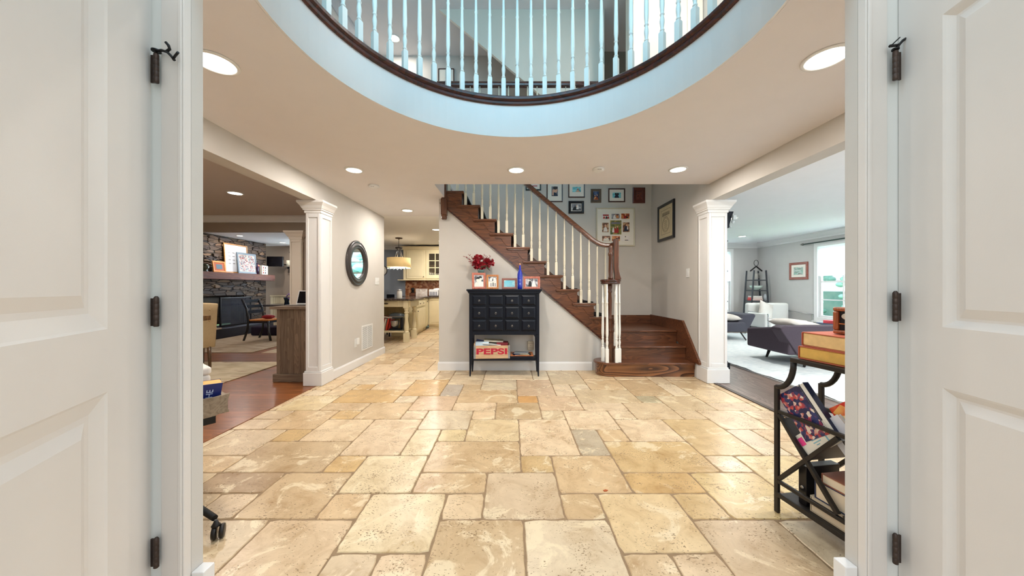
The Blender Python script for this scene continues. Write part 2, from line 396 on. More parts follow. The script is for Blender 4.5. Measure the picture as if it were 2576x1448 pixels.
# ------------------------------------------------------------------ the travertine floor
G = .2126; X0 = .0585; Y0 = 1.457
def build_floor():
    J0, J1, K0, K1 = -22, 13, -5, 41
    given = [(-4,-2,0,2),(-2,-1,1,2),(-1,1,1,3),(1,2,1,2),(2,4,0,2),(4,5,1,2),(5,7,1,3),(-7,-5,1,3),(-5,-4,1,2),
      (0,2,-1,1),(-2,0,-1,1),(-6,-4,-1,1),(-8,-6,-1,1),(-4,-3,-1,0),(-3,-2,-1,0),(2,3,-1,0),(3,4,-1,0),(4,6,-1,1),(-8,-7,1,2),
      (-9,-7,2,3),(-5,-3,2,4),(-3,-1,2,3),(1,3,2,4),(3,5,2,3),(7,9,2,4),(-9,-6,3,5),(-6,-5,3,4),(-3,0,3,5),(0,1,3,4),
      (3,6,3,5),(6,7,3,4),(-6,-4,4,7),(-4,-3,4,6),(-3,-2,5,6),(-2,0,5,7),(0,2,4,7),(2,3,4,6),(3,4,5,6),(4,6,5,7),(6,8,4,7),
      (8,9,4,6),(9,11,5,6),(9,11,4,5),(-8,-6,5,7),(-9,-8,5,6),(-11,-9,4,6),(-11,-9,3,4),(-10,-8,6,8),(-4,-2,6,8),(2,4,6,8),
      (8,10,6,8),(10,12,6,7),(10,12,7,8),(-8,-7,7,8),(-7,-5,7,9),(-5,-4,7,8),(-2,-1,7,8),(-1,1,7,9),(1,2,7,8),(4,5,7,8),
      (5,7,7,9),(7,8,7,8),(-12,-10,7,8),(-11,-9,8,10),(-9,-7,8,9),(-5,-3,8,10),(-3,-1,8,9),(1,3,8,10),(3,5,8,9),(7,9,8,10),
      (9,11,8,9),(-9,-6,9,11),(-6,-5,9,10),(-3,0,9,11),(0,1,9,10),(3,6,9,11),(6,7,9,10),(9,11,9,11),(-10,-9,10,12),
      (-9,-8,11,12),(-6,-4,10,13),(-4,-3,10,12),(-3,-2,11,12),(-2,0,11,13),(0,2,10,13),(2,3,10,12),(3,4,11,12),(6,8,10,13),
      (8,9,10,12),(-8,-6,11,13),(-10,-8,12,14)]
    occ = {}; tiles = []
    for t in given:
        cells = [(j, k) for j in range(t[0], t[1]) for k in range(t[2], t[3])]
        if any(c in occ for c in cells): continue
        for c in cells: occ[c] = 1
        tiles.append(t)
    rnd = random.Random(11)
    for k in range(K0, K1):
        for j in range(J0, J1):
            if (j, k) in occ: continue
            opts = [(3,2),(2,3),(2,2),(2,2),(2,1),(1,2),(1,1)]; rnd.shuffle(opts)
            opts.sort(key=lambda s: -s[0]*s[1]*(.4+rnd.random())); opts.append((1, 1))
            for w, h in opts:
                cells = [(j+a, k+b) for a in range(w) for b in range(h)]
                if all(c not in occ for c in cells):
                    for c in cells: occ[c] = 1
                    tiles.append((j, j+w, k, k+h)); break
    base = [(212,188,150),(216,192,156),(224,204,172),(206,178,138),(214,188,152),(220,196,162),(208,180,140)]
    special = {(0,1,9,10):(208,160,104),(-9,-8,5,6):(206,174,124),(2,3,4,6):(188,172,146),(-4,-3,10,12):(190,176,158),
      (6,7,9,10):(190,178,146),(3,6,3,5):(208,178,130),(6,8,4,7):(210,182,136),(-9,-7,2,3):(178,150,116),(-9,-6,9,11):(204,168,112),
      (-6,-4,10,13):(208,170,116),(0,1,3,4):(208,178,130),(-9,-8,11,12):(206,168,112),(-4,-2,0,2):(224,204,164),(-5,-3,2,4):(222,202,162),
      (-3,-2,5,6):(220,198,152),(-4,-3,4,6):(220,200,160),(-2,0,5,7):(222,198,156),(-5,-3,8,10):(214,184,150),(0,2,10,13):(212,182,148),
      (1,3,8,10):(214,184,148),(-8,-7,7,8):(208,174,120),(5,7,1,3):(216,190,138),(7,9,2,4):(222,200,152),(-11,-9,8,10):(222,200,156),
      (3,5,2,3):(208,174,122),(4,5,1,2):(210,182,134),(2,4,0,2):(222,196,152),(8,10,6,8):(220,196,160),(9,11,8,9):(214,188,152),(-6,-5,3,4):(208,174,120)}
    XL, XR = -2.34, 2.49
    bm = bmesh.new(); tone = bm.loops.layers.float_color.new('tone'); sh = bm.loops.layers.float_color.new('shift')
    def clipped(x0, x1, y0, y1):
        out = []
        if y1 > .85:
            a, b, c, d = max(x0, XL), min(x1, XR), max(y0, .85), min(y1, 10.0)
            if b-a > .01 and d-c > .01: out.append((a, b, c, d))
        a, b, c, d = max(x0, -4.55), min(x1, XL), max(y0, 5.95), min(y1, 10.0)
        if b-a > .01 and d-c > .01: out.append((a, b, c, d))
        return out
    for t in tiles:
        col = special.get(t) or base[rnd.randrange(len(base))]
        k = 1.0 if t in special else .95+.1*rnd.random()
        lc = lin(*[min(255, v*k*.975) for v in col]); off = (rnd.random(), rnd.random(), rnd.random(), 1)
        for x0, x1, y0, y1 in clipped(X0+G*t[0], X0+G*t[1], Y0+G*t[2], Y0+G*t[3]):
            g = .0082; a, b, c, d = x0+g, x1-g, y0+g, y1-g
            near = c < 5
            st = .028 if near else .12
            pts = []
            cr = .009
            def edge(p, q):
                L = math.dist(p, q); n = max(1, int(L/st))
                for i in range(n):
                    u = i/n; pts.append((p[0]+(q[0]-p[0])*u, p[1]+(q[1]-p[1])*u))
            edge((a+cr, c), (b-cr, c)); edge((b, c+cr), (b, d-cr)); edge((b-cr, d), (a+cr, d)); edge((a, d-cr), (a, c+cr))
            amp = .0022 if near else .001
            jit = [(x+rnd.uniform(-amp, amp), y+rnd.uniform(-amp, amp)) for x, y in pts]
            cx, cy = (a+b)/2, (c+d)/2
            top = [bm.verts.new((x, y, 0)) for x, y in jit]
            low = [bm.verts.new((x+(.004 if x < cx else -.004)*-1, y+(.004 if y < cy else -.004)*-1, -.004)) for x, y in jit]
            fs = [bm.faces.new(top)]
            n = len(top)
            for i in range(n):
                fs.append(bm.faces.new([low[i], low[(i+1) % n], top[(i+1) % n], top[i]]))
            for f in fs:
                for lo in f.loops: lo[tone] = lc; lo[sh] = off
    me = bpy.data.meshes.new('floor'); bm.to_mesh(me); bm.free(); me.materials.append(travertine())
    me.materials.append(mat('sand_grout', (150, 126, 98), .9, var=.12, scale=40, bump=.2, bscale=300))
    bm = bmesh.new(); bm.from_mesh(me)
    for (x0, x1, y0, y1) in ((XL, XR, .85, 10.0), (-4.55, XL, 5.95, 10.0)):
        v = [bm.verts.new(p) for p in ((x0,y0,-.0035),(x1,y0,-.0035),(x1,y1,-.0035),(x0,y1,-.0035),(x0,y0,-.06),(x1,y0,-.06),(x1,y1,-.06),(x0,y1,-.06))]
        for q in ((0,1,2,3),(7,6,5,4),(4,5,1,0),(5,6,2,1),(6,7,3,2),(7,4,0,3)):
            f = bm.faces.new([v[i] for i in q]); f.material_index = 1
    bm.to_mesh(me); bm.free()
    o = bpy.data.objects.new('floor', me); C.objects.link(o); struct(o, 'cream travertine floor laid in mixed rectangles')
build_floor()
OAKF = wood('red_oak_floor', (112, 62, 30), (166, 102, 58), 'X', .9, .3, .15, rings=.3, planks=(.083, 'Y'))
GREYF = wood('grey_brown_floor', (92, 74, 66), (142, 122, 110), 'Y', .9, .3, .25, planks=(.1, 'X'))
struct(MB().box(-8.0, -2.34, 1.1, 5.949, -.06, -.001).obj('floor', OAKF), 'red oak floor of the dining room')
struct(MB().box(-8.0, -4.55, 5.951, 10.0, -.06, -.001).obj('floor', OAKF), 'oak floor of the family room')
struct(MB().box(2.49, 7.2, 1.1, 9.5, -.06, -.001).obj('floor', GREYF), 'grey brown wood floor of the living room')
struct(MB().box(2.47, 2.52, 1.12, 4.3, 0.0005, .008).obj('trim_1', mat('dark_threshold', (60, 44, 36), .4)), 'dark wood threshold strip on the right')
struct(MB().box(-2.36, -2.33, 1.12, 3.92, 0.0005, .006).obj('trim_2', OAKF))
struct(MB().box(-30, 30, -30, .84, -.1, -.02).box(-30, 30, 10.4, 40, -.5, -.3).box(7.5, 40, .84, 10.4, -.5, -.3).obj('ground', mat('lawn', (110, 140, 90), .95, var=.3, scale=3)), 'ground outside')
struct(MB().box(-3, 3, -2.5, .849, -.06, -.005).obj('floor', mat('porch_stone', (200, 190, 175), .8, var=.08)), 'porch floor')

# ------------------------------------------------------------------ walls and ceilings
XL, XR = -2.30, 2.41
CZ, F2, C2 = 2.44, 2.75, 5.18
def W(name, m, *boxes, label=None):
    b = MB()
    for bx in boxes: b.box(*bx)
    return struct(b.obj(name, m), label)
# front wall with the wide entry opening (thin) plus tall window above
W('wall_front', WALL, (-8.1, -1.03, 1.06, 1.10, 0, CZ), (1.11, 2.60, 1.06, 1.10, 0, C2), (-1.03, 1.11, 1.06, 1.10, 2.17, 3.15),
  (-8.1, -1.15, 1.06, 1.10, CZ+.001, C2), (-1.15, 1.11, 1.06, 1.10, 4.95, C2), (2.60, 3.6, 1.06, 1.10, 0, CZ), (6.0, 7.2, 1.06, 1.10, 0, CZ), (3.6, 6.0, 1.06, 1.10, 0, .6), (3.6, 6.0, 1.06, 1.10, 2.2, CZ))
# left wall: header over the dining opening, then the solid wall
W('wall_left', WALL, (-2.46, XL, 1.10, 4.19, 2.205, CZ), (-2.46, XL, 4.19, 5.93, 0, CZ), (-2.62, -2.50, 1.10, 5.7, F2, C2))
W('wall_right', WALL, (XR, 2.57, 1.10, 4.27, 2.236, CZ), (XR, 2.57, 4.27, 5.70, 0, C2), (XR, 2.57, 1.10, 4.27, CZ, C2))
W('wall_back', WALL, (-1.04, 2.57, 5.70, 5.85, 0, C2), (-2.62, -1.04, 5.70, 5.85, F2, C2))
b = MB().prism([(-1.04, 0), (1.395, 0), (1.395, .33), (-.90, 2.262), (-1.04, 2.38), (-1.04, 2.44)][:5], 'Y', 4.70, 4.80)
b.box(-1.04, -.95, 4.801, 5.70, 0, 2.44); b.box(-1.04, -.955, 4.70, 4.80, 2.385, 2.44)
struct(b.obj('wall_under_stairs', WALL), 'painted wall under the staircase')
W('wall_dining_back', WALL_D, (-3.72, -2.46, 5.85, 5.95, 0, CZ), (-8.0, -3.72, 5.85, 5.95, 2.17, CZ), (-8.0, -7.3, 5.85, 5.95, 0, 2.17))
W('wall_dining_left', WALL_D, (-8.1, -8.0, 1.10, 5.95, 0, CZ))
W('wall_family_back', WALL_D, (-7.6, -6.25, 10.0, 10.1, 0, CZ), (-5.15, -4.6, 10.0, 10.1, 0, CZ), (-6.25, -5.15, 10.0, 10.1, 0, 1.05), (-6.25, -5.15, 10.0, 10.1, 2.15, CZ))
W('wall_partition', WALL_B, (-4.60, -4.55, 7.9, 10.0, 0, CZ))
W('wall_kitchen_back', WALL_B, (-4.6, -.45, 10.05, 10.15, 0, CZ), (.75, 2.6, 10.05, 10.15, 0, CZ), (-.45, .75, 10.05, 10.15, 0, .95), (-.45, .75, 10.05, 10.15, 2.3, CZ))
W('wall_kitchen_right', WALL, (2.5, 2.6, 5.85, 10.05, 0, CZ))
W('wall_living_right', WALL_G, (7.0, 7.12, 1.1, 5.95, 0, CZ), (7.0, 7.12, 7.55, 9.4, 0, CZ), (7.0, 7.12, 5.95, 7.55, 0, .5), (7.0, 7.12, 5.95, 7.55, 2.12, CZ))
W('wall_living_back', WALL_G, (2.57, 4.9, 9.4, 9.5, 0, CZ), (6.22, 7.12, 9.4, 9.5, 0, CZ), (4.9, 6.22, 9.4, 9.5, 0, .5), (4.9, 6.22, 9.4, 9.5, 2.2, CZ))
W('wall_living_left', WALL_G, (2.571, 2.6, 4.30, 9.4, 0, CZ))
W('wall_attic_stair', mat('pale_stair_wall_paint', (222, 218, 206), .7, var=.01), label='pale wall beside the attic stair upstairs')
o = bpy.data.objects['wall_attic_stair']
b = MB().prism([(-1.053, 5.18), (1.33, 5.18), (1.33, 3.15), (.41, 3.95)][::-1], 'Y', 4.75, 4.80)
b.bm.to_mesh(o.data); b.bm.free()
W('wall_upstairs_cream', WALL_C, (1.465, 2.40, 4.15, 4.25, F2, C2))
W('wall_upstairs_recess', WALL_D, (1.34, 2.40, 5.60, 5.69, F2+.3, C2))
# ceilings: ground floor hall slab with the round opening, stair well left open
CXc, CYc, RC = .045, 1.60, 1.19
def slab():
    a0 = math.asin((1.10-CYc)/RC)                    # where the circle meets the front wall
    x0, x1, y0, y1 = -2.46, 2.57, 1.10, 4.04
    angs = [a0+(PI-2*a0)*i/96 for i in range(97)]
    for cx, cy in ((x1, y1), (x0, y1)): angs.append(math.atan2(cy-CYc, cx-CXc))
    angs = sorted(angs)
    def outer(a):
        dx, dy = math.cos(a), math.sin(a); ts = []
        if dx > 1e-6: ts.append((x1-CXc)/dx)
        if dx < -1e-6: ts.append((x0-CXc)/dx)
        if dy > 1e-6: ts.append((y1-CYc)/dy)
        t = min(ts); return (CXc+dx*t, max(y0, CYc+dy*t))
    b = MB()
    ins = [(CXc+RC*math.cos(a), CYc+RC*math.sin(a)) for a in angs]; outs = [outer(a) for a in angs]
    outs[0] = (x1, y0); outs[-1] = (x0, y0)
    vi = [[b.bm.verts.new((p[0], p[1], z)) for p in ins] for z in (CZ, F2)]
    vo = [[b.bm.verts.new((p[0], p[1], z)) for p in outs] for z in (CZ, F2)]
    for i in range(len(angs)-1):
        b._f([vi[0][i], vo[0][i], vo[0][i+1], vi[0][i+1]]); b._f([vi[1][i], vi[1][i+1], vo[1][i+1], vo[1][i]])
        b._f([vo[0][i], vo[1][i], vo[1][i+1], vo[0][i+1]]); b._f([vi[0][i+1], vi[1][i+1], vi[1][i], vi[0][i]])
    return b
b = slab(); b.box(-2.46, -.95, 4.04, 5.85, CZ, F2);
struct(b.obj('ceiling', CEIL), 'hall ceiling with the round opening')
W('ceiling', mat('kitchen_ceiling_paint', (240, 238, 236), .85, var=.01), (-4.6, 2.6, 5.851, 10.15, CZ, F2), label='kitchen ceiling')
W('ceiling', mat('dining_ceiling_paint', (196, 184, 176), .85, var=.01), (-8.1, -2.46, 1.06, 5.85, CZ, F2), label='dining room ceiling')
W('ceiling', CEILW, (-8.1, -4.6, 5.851, 10.15, CZ, F2), label='family room ceiling')
W('ceiling', CEILW, (2.57, 7.2, 1.06, 9.5, CZ, F2), label='living room ceiling')
W('ceiling', CEIL, (-2.62, 2.57, 1.06, 5.85, C2, C2+.1), label='upstairs ceiling')
# round fascia and nosing
def arc(r, n=72, z=0, y_from=1.105):
    a0 = math.asin(max(-1, (y_from-CYc)/r))
    return [(CXc+r*math.cos(a0+(PI-2*a0)*i/n), CYc+r*math.sin(a0+(PI-2*a0)*i/n), z) for i in range(n+1)]
struct(MB().sweep([(0, 0), (0, .262), (-.012, .262), (-.012, 0)], arc(RC-.001, z=CZ)).obj('trim_3', TRIM), 'white curved fascia of the round opening')

# ------------------------------------------------------------------ mouldings
BASEP = [(0, 0), (.015, 0), (.015, .10), (.008, .12), (0, .12)]
def base(name, path, m=TRIM, h=1.0):
    return struct(MB().sweep([(a, b*h) for a, b in BASEP], path).obj(name, m))
base('baseboard_left', [(XL, 4.20, 0), (XL, 5.93, 0), (-2.46, 5.93, 0)])
base('baseboard_back', [(-1.04, 5.6, 0), (-1.04, 4.70, 0), (1.14, 4.70, 0)])
CROWN = [(0, 0), (.09, 0), (.09, -.018), (.07, -.03), (.04, -.065), (.018, -.085), (.018, -.11), (0, -.11)]
def crown(name, path, m=TRIM, k=1.0):
    return struct(MB().sweep([(a*k, b*k) for a, b in CROWN], path).obj(name, m))
crown('trim_4', [(-8.0, 5.85, CZ), (-2.46, 5.85, CZ)])
crown('trim_5', [(2.6, 9.4, CZ), (7.0, 9.4, CZ), (7.0, 1.1, CZ)], k=1.25)
crown('trim_6', [(-4.55, 7.9, CZ), (-4.55, 10.05, CZ), (-3.25, 10.05, CZ)])
crown('trim_7', [(-2.50, 1.1, C2), (-2.50, 5.7, C2)], mat('grey_crown', (200, 200, 204), .5))
struct(MB().box(2.575, 2.585, 4.3, 9.4, 0, .12).box(6.985, 6.999, 1.1, 9.39, 0, .12).box(2.6, 6.98, 9.385, 9.399, 0, .12).obj('baseboard_living', TRIM))
struct(MB().box(1.52, 1.62, 4.13, 4.149, F2, 5.0).box(1.465, 1.50, 4.13, 4.149, F2, 5.0).box(2.2, 2.3, 4.13, 4.149, F2, 5.0).obj('door_5', mat('cream_door', (238, 232, 220), .5)), 'cream door casing upstairs')

# entry: casings, jambs, plinth blocks
b = MB(); b.box(-1.101, -1.03, 1.035, 1.06, 0, 2.17); b.box(-1.045, -1.034, 1.030, 1.035, 0, 2.17)
struct(b.obj('trim_8', DOORP, bevel=.002), 'casing left of the entry')
b = MB(); b.box(1.11, 1.178, 1.035, 1.06, 0, 2.17); b.box(1.114, 1.125, 1.030, 1.035, 0, 2.17)
struct(b.obj('trim_9', DOORP, bevel=.002), 'casing right of the entry')
JAMB = mat('jamb_paint', (222, 224, 222), .4, var=.01)
struct(MB().box(-1.30, -1.1015, 1.042, 1.06, 0, 2.2).obj('trim_10', JAMB)); struct(MB().box(1.1785, 1.38, 1.042, 1.06, 0, 2.2).obj('trim_11', JAMB))
struct(MB().box(-1.0295, -.99, 1.058, 1.10, 0, .258).obj('baseboard_entry_left', TRIM, bevel=.003))
struct(MB().box(1.07, 1.1095, 1.058, 1.10, 0, .275).obj('baseboard_entry_right', TRIM, bevel=.003))

# entry doors
def door(n, hinge, dirv, face_sign, u0, u1, u2, lockz, W_=1.06, H=2.13, label=''):
    """leaf from the hinge along dirv; local x along the leaf, y out of the visible face"""
    d = Vector((dirv[0], dirv[1], 0)).normalized(); nrm = Vector((-d.y, d.x, 0))*face_sign
    M = Matrix(((d.x, nrm.x, 0, hinge[0]), (d.y, nrm.y, 0, hinge[1]), (0, 0, 1, .012), (0, 0, 0, 1)))
    b = MB(); e = u1-u0; e2 = u2-u0
    zs = [(.24, lockz[0]), (lockz[1], 1.915)]
    # back slab, then the face frame around the panel openings
    b.box(0, W_, -.045, -.016, 0, H, M)
    xr = W_-u0
    cols = [(u0, xr)]
    b.box(0, u0, -.016, 0, 0, H, M); b.box(xr, W_, -.016, 0, 0, H, M)
    zz = [0]+[z for pr in zs for z in pr]+[H]
    for i in range(0, len(zz), 2): b.box(u0, xr, -.016, 0, zz[i], zz[i+1], M)
    for z0, z1 in zs:
        rings = []
        for off, dep in ((0, 0), (.006, -.003), (e*.75, -.013), (e, -.013), (e2, -.003), (e2+.004, -.003)):
            rings.append([b.bm.verts.new(M @ Vector(p)) for p in ((u0+off, dep, z0+off), (xr-off, dep, z0+off), (xr-off, dep, z1-off), (u0+off, dep, z1-off))])
        for k in range(len(rings)-1):
            for i in range(4): b._f([rings[k][i], rings[k][(i+1) % 4], rings[k+1][(i+1) % 4], rings[k+1][i]])
        b._f(rings[-1])
    b.bm.normal_update()
    o = struct(b.obj('door_%d' % n, DOORP, recalc=True), label)
    return o, M
dl, ML = door(1, (-1.127, 1.030), (.44, -.898), 1, .205, .262, .292, (.892, 1.053), label='white panelled entry door leaf on the left')
dr, MR = door(2, (1.218, 1.040), (-.194, -.981), -1, .128, .155, .18, (.882, 1.05), label='white panelled entry door leaf on the right')
def hinge(parent, x, y, z, side, stop):
    b = MB()
    b.box(x-.012*side, x+.010*side, y-.008, y-.004, z-.043, z+.043)
    b.lathe([(.005, -.045), (.0068, -.043), (.0068, -.027), (.006, -.026), (.0068, -.025), (.0068, -.010), (.006, -.009), (.0068, -.008), (.0068, .008), (.006, .009), (.0068, .010), (.0068, .025), (.006, .026), (.0068, .027), (.0068, .043), (.005, .047), (.003, .050)], (x+.007*side, y-.009, z), 16)
    h = b.obj('hinge', BRONZE, parent)
    if stop:
        xx = x+.007*side; b = MB(); yy = y-.011
        if side > 0:
            b.tube([(xx, yy, z+.052), (xx+.02, yy, z+.055), (xx+.04, yy-.003, z+.047), (xx+.055, yy-.004, z+.032), (xx+.062, yy-.004, z+.022)], .004, 8)
            b.tube([(xx+.036, yy-.002, z+.050), (xx+.048, yy-.004, z+.056), (xx+.046, yy-.006, z+.066), (xx+.040, yy-.008, z+.074)], .004, 8)
            b.tube([(xx+.058, yy-.004, z+.026), (xx+.075, yy-.012, z+.032), (xx+.088, yy-.018, z+.036)], .0035, 8)
            b.lathe([(.012, 0), (.012, .005)], (xx, yy+.002, z+.052), 14)
        else:
            b.tube([(xx, yy, z+.048), (xx+.006, yy, z+.060), (xx+.018, yy-.002, z+.075), (xx+.042, yy-.004, z+.090)], .004, 8)
            b.tube([(xx+.004, yy, z+.062), (xx-.014, yy-.003, z+.058), (xx-.026, yy-.006, z+.055)], .0042, 8)
            b.tube([(xx-.018, yy-.004, z+.060), (xx+.002, yy-.008, z+.080)], .0018, 6)
            b.lathe([(.009, 0), (.009, .005)], (xx, yy+.002, z+.048), 14)
        b.obj('door_stop', BLACKM, h)
for i, z in enumerate((1.85, 1.095, .348)): hinge(dl, -1.110, 1.032, z, 1, i == 0)
for i, z in enumerate((1.859, 1.111, .36)): hinge(dr, 1.196, 1.032, z, -1, i == 0)

# windows (frames, panes) ------------------------------------------------
PANE = mat('window_glass', (235, 245, 248), .02, trans=1, ior=1.02, var=0)
def window(n, axis, c, u0, u1, z0, z1, nu, nz, label, depth=.05, sill=True, inward=-1):
    """axis 'X': plane x=c, u is y.  axis 'Y': plane y=c, u is x"""
    b = MB()
    def bx(a0, a1, d0, d1, h0, h1, B=b):
        if axis == 'X': B.box(c+d0, c+d1, a0, a1, h0, h1)
        else: B.box(a0, a1, c+d0, c+d1, h0, h1)
    i = inward
    bx(u0-.08, u0, 0, .02*i, z0-.08, z1+.08); bx(u1, u1+.08, 0, .02*i, z0-.08, z1+.08)
    bx(u0, u1, 0, .02*i, z1, z1+.08); bx(u0, u1, 0, .02*i, z0-.08, z0)
    w = struct(b.obj('window_%d' % n, TRIM), label)
    b = MB(); o = -i*.04
    def bo(a0, a1, h0, h1, s0=0, s1=.03): bx(a0, a1, o-i*s0, o-i*s1, h0, h1, b)
    bo(u0, u0+.04, z0, z1); bo(u1-.04, u1, z0, z1); bo(u0+.04, u1-.04, z0, z0+.05, .001, .029); bo(u0+.04, u1-.04, z1-.04, z1, .001, .029)
    zm = (z0+z1)/2; bo(u0+.04, u1-.04, zm-.02, zm+.02, .002, .028)
    for k in range(1, nu): u = u0+(u1-u0)*k/nu; bo(u-.011, u+.011, z0+.05, z1-.04, .006, .022)
    for k in range(1, nz):
        z = z0+(z1-z0)*k/nz
        if abs(z-zm) > .05: bo(u0+.04, u1-.04, z-.011, z+.011, .007, .021)
    b.obj('sash', TRIM, w)
    b = MB()
    bx(u0+.03, u1-.03, o-i*.012, o-i*.016, z0+.03, z1-.03, b)
    b.obj('pane', PANE, w)
    if sill:
        b = MB(); bx(u0-.1, u1+.1, .0, .06*i, z0-.11, z0-.08, b); b.obj('sill', TRIM, w)
    return w
w1 = window(1, 'X', 7.0, 5.95, 7.55, .5, 2.12, 3, 4, 'bright living room window behind the grey sofa')
w2 = window(2, 'Y', 9.4, 4.9, 6.22, .5, 2.2, 3, 4, 'window at the far left end of the living room')
w3 = window(3, 'Y', 1.10, -1.15, 1.11, 3.15, 4.95, 4, 3, 'tall window over the entry', inward=1)
w4 = window(4, 'Y', 10.05, -.45, .75, .95, 2.3, 3, 4, 'kitchen window reflected in the round mirror')
w5 = window(5, 'Y', 1.10, 3.6, 6.0, .6, 2.2, 4, 4, 'front window of the living room', inward=1)
# greenery outside
w6 = window(6, 'Y', 10.0, -6.25, -5.15, 1.05, 2.15, 3, 4, 'window of the fireplace room hidden by the far column')
def bush(x, y, r, h, lab):
    b = MB(); rn = random.Random(int(x*10+y*7)); 
    for k in range(260):
        p = (x+rn.uniform(-r, r), y+rn.uniform(-r, r), -.3+rn.uniform(.1, h)); q = r*rn.uniform(.10, .2); b.blob(p, q, q, q*.7, 2)
    tag(b.obj('shrub', blotch('hedge_leaves', [(130, 190, 170), (170, 215, 205), (206, 232, 226)], 4, .9, vor=False)), lab, 'shrub', 'garden shrubs outside the windows')
for a in ((13.5, 11.6, 1.0, 2.2, 'pale green shrub outside the left part of the bright living room window'), (13.0, 15.6, 1.1, 2.4, 'pale green shrub farthest away beyond the living room window'),
          (.4, 13.4, 1.6, 3.4, 'pale green shrub outside the kitchen window')): bush(*a)
struct(MB().box(16, 16.3, 2, 24, -.3, 1.0).box(-6, 8, 17, 17.3, -.3, 1.6).obj('hedge', blotch('far_hedge', [(140, 196, 184), (180, 220, 208), (208, 232, 214)], 3, .9, vor=False)), 'clipped hedge at the end of the garden')
# ------------------------------------------------------------------ balusters
def baluster_mb(H, w=.036, B=None, loc=(0, 0, 0), blk=.19):
    b = B or MB(); h = w/2; x, y, z = loc
    b.box(x-h, x+h, y-h, y+h, z, z+blk-.012)
    # chamfered shoulder of the square block
    r0 = [b.bm.verts.new((x+a*h, y+c*h, z+blk-.012)) for a, c in ((-1,-1),(1,-1),(1,1),(-1,1))]
    r1 = [b.bm.verts.new((x+a*h*.62, y+c*h*.62, z+blk)) for a, c in ((-1,-1),(1,-1),(1,1),(-1,1))]
    for i in range(4): b._f([r0[i], r0[(i+1) % 4], r1[(i+1) % 4], r1[i]])
    b._f(r1)
    k = w/.036; t = H-blk
    P = [(.012, 0), (.0155, .006), (.0155, .012), (.0115, .018), (.0118, .028), (.0165, .062), (.0165, .078), (.0118, .104), (.0112, .112),
         (.0158, .117), (.0158, .123), (.0115, .128), (.0130, .14), (.0172, .185), (.0170, .23), (.0146, .36), (.0122, t*.60+.03), (.0112, t*.69),
         (.0150, t*.69+.006), (.0150, t*.69+.012), (.0115, t*.69+.018), (.0092, t)]
    b.lathe([(r*k, zz+blk) for r, zz in P], loc, 12)
    return b

# round balcony railing --------------------------------------------------
bal = thing('balcony_railing', 'white turned balusters curving round the open balcony overhead', 'railing', (CXc, CYc, F2))
prof = [(.055, 0), (-.020, 0), (-.028, .006), (-.030, .022), (-.022, .034), (-.034, .046), (-.034, .064), (-.026, .074), (.055, .074)]
MB().sweep([(a, b_-.048) for a, b_ in prof], arc(RC-.002, z=F2)).obj('nosing', NOSE, bal)
RB = 1.235
b0 = baluster_mb(.94).obj('baluster', BALW, bal, local=True)
for k in range(-17, 18):
    a = PI/2+math.radians(5.47)*k
    px_, py_ = RB*math.cos(a), RB*math.sin(a)
    if CYc+py_ < 1.13: continue
    o = b0 if k == -17 or b0.get('used') is None else b0.copy()
    if b0.get('used'): C.objects.link(o)
    b0['used'] = 1
    o.parent = bal; o.location = (px_, py_, .027); o.rotation_euler = (0, 0, a-PI/2)
for o in bal.children:
    if 'used' in o: del o['used']
RAILP = [(.032, 0), (.034, .02), (.028, .045), (.014, .058), (-.014, .058), (-.028, .045), (-.034, .02), (-.032, 0)]
MB().sweep(RAILP, arc(RB, z=F2+.027+.94)).obj('handrail', RAILW, bal)
# well railing at the stair opening
wr = thing('landing_railing', 'dark wood handrail with thin cream spindles guarding the upstairs landing', 'railing', (0, 4.08, F2))
MB().sweep(RAILP, [(-.95, 4.08, 3.66), (1.40, 4.08, 3.66)]).obj('handrail', RAILW, wr)
MB().box(-.95, 1.40, 4.035, 4.12, F2, F2+.03).obj('shoe_rail', TRIM, wr)
b0 = baluster_mb(.89, .026).obj('baluster', BALC, wr, local=True)
for k in range(20):
    o = b0 if k == 0 else b0.copy()
    if k: C.objects.link(o)
    o.parent = wr; o.location = (-.87+.118*k, 0, .03)

# ------------------------------------------------------------------ staircase
st = thing('staircase', 'dark oak staircase with carved scroll brackets on its open side', 'staircase', (1.3, 4.6, 0))
def TX(i): return 1.424-.2341*i
def TZ(i): return .758+.198*i
for i in range(10):
    x1 = TX(i); z = TZ(i)
    b = MB(); b.box(x1-.272, x1, 4.701, 5.69, z-.028, z)
    b.box(x1-.337, x1, 4.648, 4.700, z-.028, z)
    b.box(x1-.325, x1-.012, 4.658, 4.678, z-.042, z-.029)
    b.obj('tread', STAIRT if False else STAIR, st, bevel=.010, seg=3)
for i in range(11):
    x1 = TX(i)-.03; z0 = TZ(i-1)
    MB().box(x1-.016, x1, 4.679, 5.69, z0+.001, z0+.169).obj('riser', STAIRZ if False else wood('dark_oak_riser', (44, 20, 11), (100, 56, 32), 'Y', 1.0, .3, .3), st)
pts = [(-.983, 2.333), (-.983, 2.70)]
for i in range(9, -1, -1):
    xr = TX(i)-.0301; z = TZ(i)-.029
    pts.append((TX(i+1)-.0301-.017, z)) if False else None
    pts += [(TX(i+1)-.03, z), (xr, z)]
pts = [(-.983, 2.333)]+[(-.983, TZ(9)-.029)]
for i in range(9, -1, -1):
    if i < 9: pts.append((TX(i+1)-.03, TZ(i)-.029))
    pts.append((TX(i)-.03, TZ(i)-.029))
pts += [(1.394, .33)]
MB().prism(pts, 'Y', 4.680, 4.6985).obj('stringer', STAIR, st)
